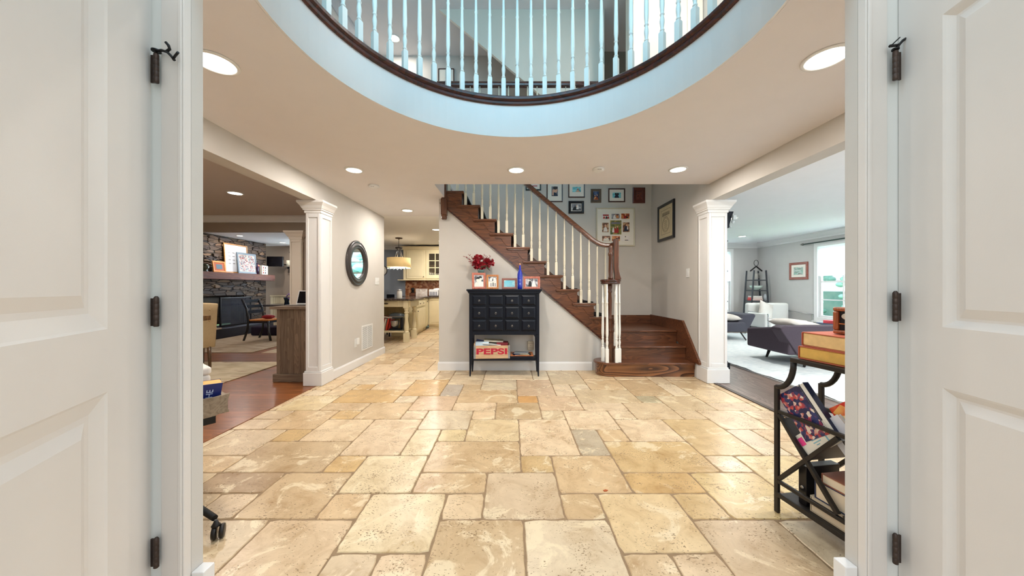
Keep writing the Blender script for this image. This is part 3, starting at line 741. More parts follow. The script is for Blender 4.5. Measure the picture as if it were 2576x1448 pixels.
for i in range(10):
    x = TX(i)-.032; z = TZ(i)-.030
    q = [(0, 0), (0, -.165), (-.045, -.158), (-.09, -.135), (-.125, -.10), (-.15, -.062), (-.175, -.042), (-.205, -.046), (-.235, -.05), (-.262, -.04), (-.262, 0)]
    MB().prism([(x+a*.88, z+c) for a, c in q], 'Y', 4.672, 4.680).obj('bracket', STAIR, st, bevel=.002)
# lower moulding strip along the rake
MB().sweep([(0, 0), (.012, 0), (.012, .022), (0, .022)], [(-.97, 4.680, 2.318), (1.394, 4.680, .331)]).obj('moulding', RAILW, st)
# bottom steps
def bull(x0, x1, y0, y1, r, n=12):
    cy = (y0+y1)/2; r = (y1-y0)/2
    return [(x1, y0), (x1, y1)]+[(x0+r-r*math.sin(PI*k/n), cy+r*math.cos(PI*k/n)) for k in range(n+1)]
MB().prism(bull(1.145, 2.405, 4.35, 4.675, 0), 'Z', 0.001, .158).obj('riser', wood('dark_oak_step', (66, 34, 18), (142, 92, 54), 'X', .7, .3, .3, rings=.9), st)
MB().prism(bull(1.115, 2.402, 4.318, 4.679, 0), 'Z', .159, .188).obj('tread', STAIR, st, bevel=.010, seg=3)
MB().box(1.40, 2.40, 4.681, 4.70, .001, .37).box(1.40, 2.384, 4.54, 4.56, .189, .344).obj('riser', STAIR, st)
MB().box(1.385, 2.384, 4.508, 4.80, .345, .374).obj('tread', STAIR, st, bevel=.010, seg=3)
MB().box(1.40, 2.384, 4.79, 4.81, .375, .531).obj('riser', STAIR, st)
MB().box(1.3641, 2.384, 4.76, 5.684, .532, .560).obj('landing_tread', STAIR, st, bevel=.010, seg=3)
MB().prism([(4.21, .192), (4.63, .70), (5.70, .70), (5.70, .40), (4.75, .40), (4.45, .10), (4.345, .10), (4.345, .192)], 'X', 2.386, 2.408).prism([(4.20, .19), (4.20, .215), (4.62, .715), (5.69, .715), (5.69, .70), (4.63, .70), (4.23, .19)], 'X', 2.380, 2.409).obj('skirt_board', STAIR, st)
MB().box(1.43, 2.385, 5.685, 5.699, .50, .705).prism([(1.43, .50), (1.43, .80), (-.95, 2.80), (-.95, 2.50)], 'Y', 5.692, 5.6995).obj('skirt_board', STAIR, st)
# runner carpet
b = MB()
for i in range(0, 10):
    x1 = TX(i); z = TZ(i)
    b.box(x1-.246, x1+.012, 4.88, 5.55, z+.0008, z+.012); b.box(x1-.0005, x1+.014, 4.88, 5.55, z-.034, z+.012)
    b.box(x1-.0295, x1-.016, 4.88, 5.55, z-.186, z-.03)
b.obj('runner', CARPET, st, bevel=.004)

sr = thing('stair_railing', 'oak stair handrail on white turned balusters ending in a newel and volute', 'railing', (1.3, 4.43, .188))
def hz(x): return 2.60-(x-.233)*.848          # rail underside line
made = []
xs = [1.424-.03-.055-.1178*k for k in range(20)]
for k, x in enumerate(xs):
    i = k//2
    z = TZ(i); top = hz(x) if x < 1.12 else max(hz(x), 1.752)
    baluster_mb(top-z, .036, loc=(x, 4.725, z)).obj('baluster', BALC, sr)
yr = 4.725
path = [(-1.0, yr, hz(-1.0)+.0)]
path += [(x, yr, hz(x)) for x in (-.5, 0, .5, 1.0, 1.10)]
for k in range(1, 9):
    t = k/8; x = 1.10+.27*t
    path.append((x, yr, hz(1.10)-.848*(.27*t-.27*t*t*.5)*1.0))
zend = path[-1][2]
path.append((1.44, yr, zend))
MB().sweep(RAILP, path).obj('handrail', STAIR, sr)
# gooseneck dropping to the volute cap
g = [(1.425, 4.66, zend+.062), (1.425, 4.655, zend+.03), (1.425, 4.64, zend-.15), (1.425, 4.62, zend-.30), (1.435, 4.58, zend-.39), (1.45, 4.54, 1.32), (1.44, 4.49, 1.272)]
q = [(1.392, zend+.085), (1.40, zend+.092), (1.45, zend+.092), (1.458, zend+.085), (1.458, 1.46), (1.464, 1.40), (1.478, 1.34), (1.492, 1.30), (1.492, 1.288), (1.405, 1.288), (1.402, 1.36), (1.392, 1.44)]
MB().prism(q, 'Y', 4.50, 4.56).obj('gooseneck', STAIRZ, sr, bevel=.014, seg=4)
MB().bar((1.425, 4.73, zend+.03), (1.425, 4.55, zend+.03), .058, .058).obj('handrail_turn', STAIR, sr, bevel=.014, seg=3)
vc = (1.322, 4.43)
b = MB(); b.lathe([(.118, 1.222), (.126, 1.228), (.128, 1.240), (.120, 1.248), (.132, 1.258), (.136, 1.272), (.128, 1.284), (.0, 1.286)], (vc[0], vc[1], 0), 36)
b.obj('volute_cap', RAILW, sr)
# newel
b = MB(); b.box(1.287, 1.343, 4.402, 4.458, .1885, .58)
b.lathe([(.030, .58), (.034, .60), (.026, .62), (.032, .66), (.034, .70), (.022, .745), (.027, .75), (.027, .765), (.021, .775), (.024, .9), (.026, 1.0), (.02, 1.10), (.027, 1.115), (.027, 1.13), (.022, 1.14), (.030, 1.18), (.030, 1.221)], (1.315, 4.43, 0), 20)
b.obj('newel_post', STAIRZ, sr)
b = MB(); b.lathe([(.032, 1.287), (.034, 1.31), (.026, 1.33), (.030, 1.40), (.026, 1.60), (.034, 1.62), (.034, 1.64), (.024, 1.66), (.030, 1.70), (.026, 1.74), (.020, 1.75)], (1.345, 4.50, 0), 20)
b.obj('upper_newel', STAIRZ, sr)
for x, y, z in ((1.222, 4.44, .1885), (1.252, 4.345, .1885), (1.377, 4.345, .1885), (1.424, 4.375, .1885), (1.425, 4.555, .3745)):
    baluster_mb(1.232-z if y < 4.5 else 1.29-z, .038, loc=(x, y, z)).obj('baluster', BALW, sr)
# upper newel and pendant drop
b = MB(); b.box(-1.0, -.915, 4.615, 4.70, 2.20, 2.425); b.lathe([(.030, 2.135), (.036, 2.145), (.040, 2.165), (.034, 2.18), (.044, 2.185), (.044, 2.20)], (-.9575, 4.6575, 0), 20)
b.box(-.99, -.925, 4.625, 4.69, 2.425, 3.75)
b.obj('pendant_newel', STAIRZ, sr, bevel=.006)

# ------------------------------------------------------------------ columns
def column(name, label, x0, x1, y0, y1, ztop, zp=.16, m=TRIM, grp=None, tip=.055):
    t = thing(name, label, 'column', ((x0+x1)/2, (y0+y1)/2, 0), group=grp)
    MB().prism([(x0-.028, 0), (x1+.028, 0), (x1+.028, 1), (x0-.028, 1)], 'Z', 0, 1).bm.free() if False else None
    b = MB(); b.box(x0-.03, x1+.03, y0-.02, y1+.0, 0.001, zp); b.box(x0-.02, x1+.02, y0-.012, y1, zp, zp+.018)
    b.obj('plinth', m, t, bevel=.006)
    b = MB(); zb, zt = zp+.018, ztop-.14
    b.box(x0, x1, y0, y1, zb, zt)
    # raised frame leaving a recessed panel on the front and both sides
    s = .028; dth = .010
    for (a0, a1, side) in ((x0, x1, 'F'), (y0, y1, 'L'), (y0, y1, 'R')):
        def fx(u0, u1, z0, z1):
            if side == 'F': b.box(u0, u1, y0-dth, y0-.0002, z0, z1)
            elif side == 'L': b.box(x0-dth, x0-.0002, u0, u1, z0, z1)
            else: b.box(x1+.0002, x1+dth, u0, u1, z0, z1)
        fx(a0, a0+s, zb, zt); fx(a1-s, a1, zb, zt); fx(a0+s, a1-s, zb, zb+.05); fx(a0+s, a1-s, zt-.05, zt)
    b.obj('shaft', m, t, bevel=.003)
    b = MB(); cx, cy, hx, hy = (x0+x1)/2, (y0+y1)/2, (x1-x0)/2+.012, (y1-y0)/2+.012
    lv = [(0, zt), (.004, zt+.004), (.004, zt+.03), (.016, zt+.036), (.016, zt+.046), (.024, zt+.055), (.038, zt+.085), (tip, zt+.108), (tip+.008, zt+.118), (tip+.008, ztop)]
    rings = []
    for e, z in lv:
        rings.append([b.bm.verts.new(p) for p in ((cx-hx-e, cy-hy-e, z), (cx+hx+e, cy-hy-e, z), (cx+hx+e, min(cy+hy+e, y1+.001), z), (cx-hx-e, min(cy+hy+e, y1+.001), z))])
    for k in range(len(rings)-1):
        for i in range(4): b._f([rings[k][i], rings[k][(i+1) % 4], rings[k+1][(i+1) % 4], rings[k+1][i]])
    b._f(rings[0]); b._f(rings[-1])
    b.obj('capital', m, t)
    return t
column('column', 'white panelled square column between the entry hall and the dining room', -2.462, -2.295, 3.95, 4.19, 2.204)
column('column', 'white panelled column beside the bottom stair and the living room opening', 2.42, 2.64, 4.06, 4.28, 2.235, zp=.175)
column('column', 'far column at the opening to the room with the stone fireplace', -3.90, -3.70, 5.80, 5.98, 2.169, m=mat('cream_trim_paint', (222, 210, 194), .45, var=.01))

# ------------------------------------------------------------------ recessed lights and detectors
def downlight(label, x, y, z, power=9, r=.078, col=WARM, grp='recessed ceiling lights'):
    t = thing('recessed_light', label, 'light', (x, y, z), group=grp)
    b = MB(); b.lathe([(r+.002, -.001), (r+.018, -.001), (r+.017, -.006), (r, -.009), (r, -.001)], (x, y, z), 32); b.obj('trim_ring', WHITEPL, t)
    MB().lathe([(r-.001, -.0012), (r-.002, -.006), (.01, -.007)], (x, y, z), 32).obj('lens', LAMP, t)
    l = bpy.data.lights.new('lamp_light', 'AREA'); l.shape = 'DISK'; l.size = r*1.9; l.energy = power; l.color = col
    o = bpy.data.objects.new('lamp_light', l); C.objects.link(o); o.location = (0, 0, -.012); o.parent = t
for lab, x, y, r in (('recessed light nearest the left entry door', -1.672, 1.86, .095), ('recessed light nearest the right entry door', 1.735, 1.82, .095),
      ('left one of three recessed lights before the stairs', -1.70, 3.55, .078), ('middle recessed light, above the black chest', .047, 3.55, .078),
      ('right one of three recessed lights before the stairs', 1.777, 3.53, .078), ('recessed light over the passage to the kitchen', -1.713, 5.40, .078),
      ('recessed light at the kitchen end of the passage', -1.65, 7.17, .078)):
    downlight(lab, x, y, CZ, 17 if y < 6 else 24, r)
downlight('recessed light in the dining room ceiling', -3.70, 4.41, CZ, 20)
downlight('recessed light in the living room ceiling', 5.65, 8.1, CZ, 14, col=(1, .97, .92))
downlight('recessed light upstairs behind the balcony balusters', -1.89, 5.30, C2, 12, r=.075)
downlight('added unseen ceiling light upstairs warming the cream door casing', 1.95, 3.2, C2, 26, r=.075)  # added lamp out of view, puts warm light on the cream upstairs wall
downlight('recessed light over the kitchen counter corner', -1.9, 8.9, CZ, 30, r=.078)
for _l, _x, _y in (('added living room fill light nearest the hall opening', 4.4, 2.2), ('added living room fill light over the plum grey sofa', 5.4, 3.4), ('added living room fill light in front of the charcoal sofa', 4.0, 6.0), ('added living room fill light nearest the bright window', 6.2, 5.4)): downlight(_l, _x, _y, CZ, 30, col=(1, .98, .95))  # four added lamps, no known fixtures, to brighten the living room
downlight('second dining room recessed light near the front', -5.6, 3.2, CZ, 16)
for lab, x, y in (('left recessed light above the stone mantel', -6.6, 8.0), ('right recessed light above the stone mantel', -6.4, 9.2)): downlight(lab, x, y, CZ, 12, r=.06)
def detector(label, x, y):
    b = MB(); b.lathe([(.058, 0), (.062, -.004), (.060, -.022), (.040, -.032), (.012, -.034)], (x, y, CZ-.0005), 28); b.mi = 1; b.box(x-.02, x+.02, y-.052, y-.047, CZ-.028, CZ-.022)
    tag(b.obj('smoke_detector', [WHITEPL, BLACKM]), label, 'smoke detector', 'smoke detectors')
detector('smoke detector over the left wall near the mirror', -1.71, 4.09); detector('smoke detector between the middle and right ceiling lights', .92, 3.51)

# ------------------------------------------------------------------ left wall: mirror, vent, switch, outlet
t = thing('round_mirror', 'round wall mirror with a stepped dark frame reflecting a window', 'mirror', (-2.30, 4.89, 1.534))
Mx = Matrix.Translation((-2.299, 4.89, 1.534)) @ Matrix.Rotation(PI/2, 4, 'Y')
b = MB()
pr = [(.215, .004), (.335, .0), (.338, .012), (.325, .026), (.312, .028), (.305, .022), (.292, .024), (.280, .034), (.262, .036), (.252, .028), (.240, .026), (.228, .030), (.218, .022), (.214, .010)]
rings = []
for r, z in pr: rings.append([b.bm.verts.new(Mx @ Vector((r*math.cos(2*PI*i/64), r*math.sin(2*PI*i/64), z))) for i in range(64)])
for k in range(len(pr)):
    A, Bq = rings[k], rings[(k+1) % len(pr)]
    for i in range(64): b._f([A[i], A[(i+1) % 64], Bq[(i+1) % 64], Bq[i]], True)
b.obj('frame', mat('dark_mirror_frame', (50, 44, 44), .38, var=.2, coat=.3), t)
b = MB(); b._f([b.bm.verts.new(Mx @ Vector((.222*math.cos(2*PI*i/64), .222*math.sin(2*PI*i/64), .008))) for i in range(64)]); b.obj('glass', MIRROR, t)
t = thing('wall_vent', 'white louvred air return grille low on the left wall', 'vent', (-2.30, 5.235, .40))
b = MB(); x = -2.2995
b.box(x, x+.008, 5.04, 5.06, .21, .59).box(x, x+.008, 5.41, 5.43, .21, .59).box(x, x+.008, 5.06, 5.41, .21, .23).box(x, x+.008, 5.06, 5.41, .57, .59).box(x, x+.006, 5.228, 5.242, .23, .57)
b.obj('frame', WHITEPL, t)
b = MB()
for k in range(22): 
    z = .238+.0152*k; b.prism([(x+.001, z+.007), (x+.006, z), (x+.0065, z+.001), (x+.0015, z+.008)], 'Y', 5.061, 5.409) if False else b.prism([(x+.0008, z+.008), (x+.006, z), (x+.0066, z+.0012), (x+.0014, z+.0092)], 'Y', 5.061, 5.409)
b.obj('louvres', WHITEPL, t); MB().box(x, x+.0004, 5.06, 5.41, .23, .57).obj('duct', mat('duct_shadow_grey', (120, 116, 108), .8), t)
def plate(name, label, cat, loc, w, h, face, toggles=1, kind='switch', m=None, group=None):
    """face 'X+','X-','Y-'"""
    m = m or WHITEPL
    t = thing(name, label, cat, loc, group=group)
    R = {'X+': Matrix.Rotation(PI/2, 4, 'Z'), 'X-': Matrix.Rotation(-PI/2, 4, 'Z'), 'Y-': Matrix.Identity(4)}[face]
    M = Matrix.Translation(loc) @ R
    MB().box(-w/2, w/2, -.006, -.0003, -h/2, h/2, M).obj('plate', m, t, bevel=.002)
    b = MB(); b.mi = 0
    for k in range(toggles):
        c = (k-(toggles-1)/2)*.046
        if kind == 'switch': b.box(c-.005, c+.005, -.016, -.0062, -.004, .012, M)
        elif kind == 'rocker': b.box(c-.016, c+.016, -.009, -.0062, -.033, .033, M); b.box(c-.016, c+.016, -.010, -.0091, -.0, .002, M)
        else:
            for zz in (-.02, .02): b.box(c-.012, c+.012, -.008, -.0062, zz-.012, zz+.012, M)
    b.obj('toggle' if kind != 'outlet' else 'socket', m, t)
    return t
plate('light_switch', 'double light switch beside the round mirror', 'light switch', (-2.30, 5.62, 1.285), .16, .12, 'X+', 3)
plate('light_switch', 'white rocker switch on the wall by the staircase', 'light switch', (2.41, 4.52, 1.376), .075, .12, 'X-', 1, 'rocker')
t = plate('outlet', 'wall outlet with a white plug-in device low on the left wall', 'outlet', (-2.30, 4.85, .36), .075, .12, 'X+', 1, 'outlet')
MB().box(-2.291, -2.262, 4.85, 4.90, .34, .43).obj('plug_in_device', WHITEPL, t, bevel=.006)
t = thing('plug_in_air_freshener', 'beige vented plug-in box on the wall behind the black chest', 'air freshener', (.265, 4.70, .35))
b = MB(); b.box(.218, .312, 4.672, 4.6985, .29, .418); b.obj('housing', mat('beige_plastic', (196, 184, 162), .5), t, bevel=.014, seg=3)
b = MB()
for zz in (.318, .385):
    for k in range(6): b.box(.228+.013*k, .236+.013*k, 4.6705, 4.6715, zz, zz+.006)
b.box(.262, .268, 4.6705, 4.6715, .352, .358); b.obj('vent_slots', mat('slot_brown', (110, 92, 76), .6), t)

# ------------------------------------------------------------------ framed pictures
def framed(name, label, w, h, M, loc, bar_w=.02, depth=.018, fm=None, matte=0.0, mm=None, shots=None, group=None, cat='picture', parts='photo'):
    """local x width, z height, front at -y. shots: (cx,cz,w,h,material,[figures]) figures: (kind,cx,cz,rx,rz,mat)"""
    t = thing(name, label, cat, loc, group=group)
    b = MB(); W2, H2 = w/2, h/2
    pr = [(0, 0), (0, -depth*.8), (bar_w*.2, -depth), (bar_w*.8, -depth*.9), (bar_w, -depth*.55), (bar_w, 0)]
    rings = []
    for sx, sz in ((-1, -1), (1, -1), (1, 1), (-1, 1)):
        rings.append([b.bm.verts.new(M @ Vector((sx*(W2-e), d, sz*(H2-e)))) for e, d in pr])
    for i in range(4):
        A, Q = rings[i], rings[(i+1) % 4]
        for k in range(len(pr)-1): b._f([A[k], Q[k], Q[k+1], A[k+1]])
        b._f([A[-1], Q[-1], Q[0], A[0]])
    b.obj('frame', fm, t)
    iw, ih = W2-bar_w, H2-bar_w
    MB().box(-iw, iw, -depth*.5, -depth*.2, -ih, ih, M).obj('mount', mm or PAPER, t)
    y = -depth*.5-.0006
    for (cx, cz, pw, ph, pm, figs) in (shots or []):
        b = MB(); ms = [pm]
        b.box(cx-pw/2, cx+pw/2, y, y+.0004, cz-ph/2, cz+ph/2, M)
        for q, (kind, fx, fz, rx, rz, m2) in enumerate(figs):
            ms.append(m2); b.mi = len(ms)-1; yy = y-.0004*(q+1)
            if kind == 'o': pts = [(cx+fx+rx*math.cos(a*PI/8), cz+fz+rz*math.sin(a*PI/8)) for a in range(16)]
            elif kind == 't': pts = [(cx+fx-rx, cz+fz-rz), (cx+fx+rx, cz+fz-rz), (cx+fx+rx*.35, cz+fz+rz), (cx+fx-rx*.35, cz+fz+rz)]
            elif kind == 'b': pts = [(cx+fx-rx, cz+fz-rz)]+[(cx+fx+rx*math.cos(PI-a*PI/8), cz+fz-rz+2*rz*math.sin(a*PI/8)) for a in range(9)]+[(cx+fx+rx, cz+fz-rz)]
            else: pts = [(cx+fx-rx, cz+fz-rz), (cx+fx+rx, cz+fz-rz), (cx+fx+rx, cz+fz+rz), (cx+fx-rx, cz+fz+rz)]
            x_0, x_1, z_0, z_1 = cx-pw/2, cx+pw/2, cz-ph/2, cz+ph/2
            pts = [(min(max(px, x_0), x_1), min(max(pz, z_0), z_1)) for px, pz in pts]
            pp = []
            for p_ in pts:
                if not pp or math.dist(p_, pp[-1]) > 1e-5: pp.append(p_)
            if len(pp) > 3: b.prism(pp, 'Y', yy, yy+.0003, M)
        b.obj(parts, ms, t)
    return t
SK = mat('print_skin', (216, 168, 140), .5); HA = mat('print_dark_hair', (40, 30, 28), .5); NV = mat('print_navy', (34, 40, 62), .5)
WH = mat('print_white', (236, 232, 228), .5); RD = mat('print_red', (168, 36, 36), .5); GY = mat('print_grey', (120, 120, 128), .5); BK = mat('print_black', (22, 22, 26), .5)
TQ = blotch('print_turquoise', [(60, 150, 170), (120, 205, 215), (170, 225, 225)], 14, .4, mapping=(1, 1, 4)); GN = blotch('print_garden', [(60, 80, 40), (110, 120, 60), (176, 150, 80)], 40, .4)
BR = blotch('print_room', [(80, 50, 40), (150, 100, 70), (206, 170, 130)], 30, .4); DKB = blotch('print_dusk', [(16, 26, 50), (40, 60, 100), (90, 110, 150)], 24, .4)
SUN = blotch('print_sunset', [(120, 40, 30), (200, 110, 60), (230, 180, 120)], 30, .4); SIL = blotch('print_silver', [(70, 70, 78), (140, 140, 146), (206, 206, 210)], 26, .4)
FDARK = wood('mahogany_frame', (44, 18, 16), (78, 36, 30), 'X', 2, .35, .3); FBRZ = mat('bronze_frame', (92, 78, 64), .45, var=.2); FBLK = mat('black_frame', (16, 18, 26), .3, coat=.3)
FWHT = mat('cream_frame', (206, 200, 178), .5); FGRN = mat('dark_green_frame', (28, 44, 42), .4); FRED = wood('red_wood_frame', (60, 22, 16), (104, 42, 28), 'Z', 2, .4, .3)
def wallpic(px0, py0, px1, py1, label, **k):
    Yw = 5.699; a = PX(px0, py1, Yw); c = PX(px1, py0, Yw); w = c.x-a.x; h = c.z-a.z
    M = Matrix.Translation(((a.x+c.x)/2, 5.6985, (a.z+c.z)/2)); return framed('picture_frame', label, w, h, M, M.translation, group='pictures on the stair wall', **k), w, h
s = 5.699/FPX
def pair(k=1.0): return [('o', -.02*k, .015*k, .016*k, .02*k, SK), ('o', .02*k, .02*k, .016*k, .02*k, SK), ('b', -.022*k, -.03*k, .03*k, .03*k, NV), ('b', .022*k, -.028*k, .03*k, .03*k, WH)]
wallpic(1322, 438, 1361, 479, 'dark green framed print with red lettering, partly behind the handrail', fm=FGRN, bar_w=.022, shots=[(0, -.01, .17, .17, WH, [('r', .02, -.055, .05, .008, RD), ('r', -.01, -.02, .06, .006, HA)])])
wallpic(1375, 446, 1415.5, 508, 'tall mahogany framed portrait of a person resting a cheek on one hand', fm=FDARK, bar_w=.018, shots=[(0, -.03, .11, .165, GY, [('o', .012, .02, .035, .045, SK), ('o', .01, .06, .038, .03, HA), ('b', 0, -.055, .05, .035, NV), ('r', -.03, -.02, .012, .05, SK)])])
wallpic(1429.5, 455, 1471, 497, 'mahogany framed photo of a swimmer in turquoise water', fm=FDARK, bar_w=.018, shots=[(0, -.005, .145, .09, TQ, [('o', .02, .0, .016, .02, SK), ('r', .02, .004, .014, .004, HA), ('b', .02, -.03, .04, .012, SK)])])
wallpic(1486, 475.5, 1512, 509.5, 'small bronze framed photo of a group at dusk', fm=FBRZ, bar_w=.04, shots=[(0, 0, .098, .15, DKB, [('o', -.02, .0, .01, .012, SK), ('o', .02, .01, .01, .012, SK), ('b', 0, -.04, .04, .03, SUN)])])
wallpic(1530, 474, 1572, 508.5, 'mahogany framed photo of two dark haired people by the sea', fm=FDARK, bar_w=.02, shots=[(0, 0, .145, .09, TQ, [('o', -.015, .02, .018, .02, HA), ('o', .02, .02, .018, .02, HA), ('b', 0, -.02, .04, .03, NV)])])
wallpic(1591, 472, 1622, 511, 'small all dark red wood plaque with an engraved picture', fm=FRED, bar_w=.05, mm=FRED, depth=.022, shots=[(0, 0, .105, .14, blotch('engraved_wood', [(70, 26, 18), (120, 60, 40), (60, 40, 50)], 60, .5), [])])
wallpic(1430, 506, 1468.5, 537.5, 'black framed wedding photo hanging on its own below the others', fm=FBLK, bar_w=.042, depth=.025, shots=[(0, 0, .165, .118, SIL, [('b', -.01, -.02, .055, .035, BK), ('o', .01, .02, .015, .02, SK), ('b', .02, .0, .02, .035, WH)])])
gr = []
S2 = 1/2.6
def cell(a, c, e, f, pm, figs):
    # pixel rectangle of the 6.133x crop, relative to the frame centre
    cx = ((a+e)/2-1520)/6.133*s; cz = -(((c+f)/2)-740)/6.133*s
    gr.append((cx, cz, (e-a)/6.133*s, (f-c)/6.133*s, pm, figs))
cell(1308, 538, 1434, 617, WH, [('r', 0, .02, .05, .012, RD), ('b', -.03, -.02, .018, .02, RD), ('b', .01, -.02, .018, .022, BK), ('b', .04, -.02, .016, .02, RD)])
cell(1458, 538, 1586, 614, SIL, [('b', -.02, -.01, .025, .03, WH), ('b', .03, 0, .025, .03, SUN), ('o', .0, .02, .012, .014, SK)])
cell(1608, 533, 1733, 614, SUN, [('b', 0, -.01, .03, .025, RD), ('o', 0, .02, .012, .014, SK), ('r', .03, -.02, .02, .012, BK)])
cell(1314, 676, 1415, 820, BR, [('b', 0, -.03, .035, .04, WH), ('o', 0, .03, .018, .022, SK)])
cell(1438, 640, 1610, 855, GN, [('r', 0, .075, .08, .018, GY), ('b', -.01, -.05, .022, .045, RD), ('b', .03, -.045, .02, .05, RD), ('o', -.01, .0, .012, .014, SK), ('o', .03, .01, .012, .014, SK), ('b', -.045, -.04, .018, .045, WH)])
cell(1632, 670, 1734, 817, BR, [('b', 0, -.02, .04, .05, NV), ('o', .01, .035, .015, .018, SK), ('b', .025, -.01, .012, .03, WH)])
cell(1314, 878, 1440, 957, BR, [('b', 0, -.01, .05, .03, PAPER), ('o', -.01, .015, .02, .015, SK)])
cell(1464, 878, 1588, 956, SUN, [('b', .02, -.01, .03, .03, BK), ('o', .02, .02, .012, .014, SK)])
cell(1610, 875, 1732, 957, WH, [('b', 0, 0, .016, .03, PAPER), ('o', -.0, .03, .008, .01, HA), ('r', .02, -.03, .03, .005, BK)])
wallpic(1499.5, 523, 1596, 619, 'large square cream frame holding nine separate photos', fm=FWHT, bar_w=.022, depth=.03, shots=gr)
# print on the right stair wall
Mr = Matrix.Translation((2.4095, 5.14, 2.203)) @ Matrix.Rotation(-PI/2, 4, 'Z')
INK = mat('print_ink', (88, 80, 66), .6); CRM = mat('aged_print_paper', (206, 192, 158), .7, var=.04)
t = framed('picture_frame', 'black framed antique print hanging alone on the right stair wall', .54, .575, Mr, Mr.translation, .045, .03, FBLK, mm=CRM, group=None)
b = MB(); y = -.0162
for (a0, a1, c0, c1) in ((-.15, .15, -.19, -.186), (-.15, .15, .186, .19), (-.15, -.146, -.19, .19), (.146, .15, -.19, .19), (-.12, .12, .095, .099), (-.10, .10, .075, .078)):
    b.box(a0, a1, y, y+.001, c0, c1, Mr)
for r in (.118, .100):
    for k in range(40):
        a = 2*PI*k/40; a2 = 2*PI*(k+1)/40
        b.prism([(r*math.cos(a), -.045+r*math.sin(a)), (r*math.cos(a2), -.045+r*math.sin(a2)), ((r-.005)*math.cos(a2), -.045+(r-.005)*math.sin(a2)), ((r-.005)*math.cos(a), -.045+(r-.005)*math.sin(a))], 'Y', y, y+.001, Mr)
for k in range(6):
    b.prism([(-.11+.04*k, .10), (-.085+.04*k, .10), (-.09+.04*k, .15), (-.105+.04*k, .15)], 'Y', y, y+.001, Mr)
for k in range(9): b.box(-.05+.006*(k % 2), .05-.007*(k % 3), y, y+.001, -.115+.016*k, -.111+.016*k, Mr)
b.obj('print', INK, t)
# small framed picture upstairs
Mu = Matrix.Translation((-1.135, 5.697, 4.75))
framed('picture_frame', 'small dark framed drawing on the upstairs wall behind the balusters', .275, .40, Mu, Mu.translation, .016, .02, FDARK, shots=[(0, 0, .2, .3, PAPER, [('o', .0, .04, .018, .03, SK), ('o', -.02, -.03, .01, .02, NV)])])
# ------------------------------------------------------------------ black apothecary chest
ch = thing('apothecary_chest', 'black lacquered chest of small drawers on tapered legs under the stairs', 'chest', (-.10, 4.5, 0))
YF, YB = 4.362, 4.655
b = MB(); b.box(-.60, .395, YF-.03, YB+.005, 1.132, 1.154); b.prism([(-.593, 1.131), (.388, 1.131), (.366, 1.098), (-.571, 1.098)][::-1], 'Y', YF-.018, YB+.003)
b.obj('top', BLACKP, ch, bevel=.003)
b = MB(); b.box(-.567, -.52, YF, YB, .55, 1.097).box(.318, .362, YF, YB, .55, 1.097).box(-.52, .318, YF+.012, YB, .60, 1.097)
b.box(-.52, .318, YF, YF+.012, 1.08, 1.097).box(-.52, .318, YF, YF+.012, .55, .60).box(-.112, -.099, YF, YF+.012, .60, 1.08)
for z in (.757, .932): b.box(-.52, .318, YF, YF+.012, z-.006, z+.006)
b.obj('case', BLACKP, ch, bevel=.002)
KN = mat('pewter_knob', (150, 146, 140), .3, metal=.8)
for r, (z0, z1) in enumerate(((.944, 1.074), (.769, .922), (.606, .748))):
    for c_ in range(4):
        cx = -.432+.2185*c_-(.0 if c_ < 2 else .004); w = .182 if c_ != 1 else .186
        cz = (z0+z1)/2
        b = MB(); rg = []
        for e, d in ((0, 0), (0, -.006), (.018, -.015), (.024, -.015)):
            rg.append([b.bm.verts.new(p) for p in ((cx-w/2+e, YF+d, z0+e), (cx+w/2-e, YF+d, z0+e), (cx+w/2-e, YF+d, z1-e), (cx-w/2+e, YF+d, z1-e))])
        for k in range(3):
            for i in range(4): b._f([rg[k][i], rg[k][(i+1) % 4], rg[k+1][(i+1) % 4], rg[k+1][i]])
        b._f(rg[0]); b._f(rg[-1])
        dw = b.obj('drawer', BLACKP, ch)
        if (r, c_) != (0, 1):
            b = MB(); M = Matrix.Translation((cx, YF-.015, cz)) @ Matrix.Rotation(PI/2, 4, 'X')
            b.lathe([(.010, 0), (.010, .003), (.004, .005), (.004, .010), (.006, .012), (.004, .016)], (0, 0, 0), 14, M)
            b.tube([(cx+.011*math.cos(a*PI/7), YF-.026, cz-.008+.011*math.sin(a*PI/7)) for a in range(14)], .002, 6, closed=True)
            b.obj('ring_pull', KN, dw)
for sx in (-1, 1):
    for y0, y1 in ((YF, YF+.04), (YB-.04, YB)):
        xo = -.567 if sx < 0 else .362; b = MB(); L = []
        for z, w in ((.549, .04), (.23, .036), (.0, .020)):
            xi = xo+(w if sx < 0 else -w); xo2 = xo+(.004*(1-z/.55) if sx < 0 else -.004*(1-z/.55))
            L.append([b.bm.verts.new(p) for p in ((xo2, y0+(.04-w)*.2, z), (xi, y0+(.04-w)*.2, z), (xi, y1-(.04-w)*.8, z), (xo2, y1-(.04-w)*.8, z))])
        for k in range(2):
            for i in range(4): b._f([L[k][i], L[k][(i+1) % 4], L[k+1][(i+1) % 4], L[k+1][i]])
        b._f(L[0]); b._f(L[-1]); b.obj('leg', BLACKP, ch)
    xo = -.527 if sx < 0 else .322
    MB().prism([(xo, .549), (xo+.035*-sx, .549), (xo, .495)], 'Y', YF+.002, YF+.016).obj('bracket', BLACKP, ch)
MB().box(-.540, .335, YF+.02, YB-.02, .205, .228).box(-.526, .322, YF+.004, YF+.02, .21, .232).obj('shelf', BLACKP, ch, bevel=.002)
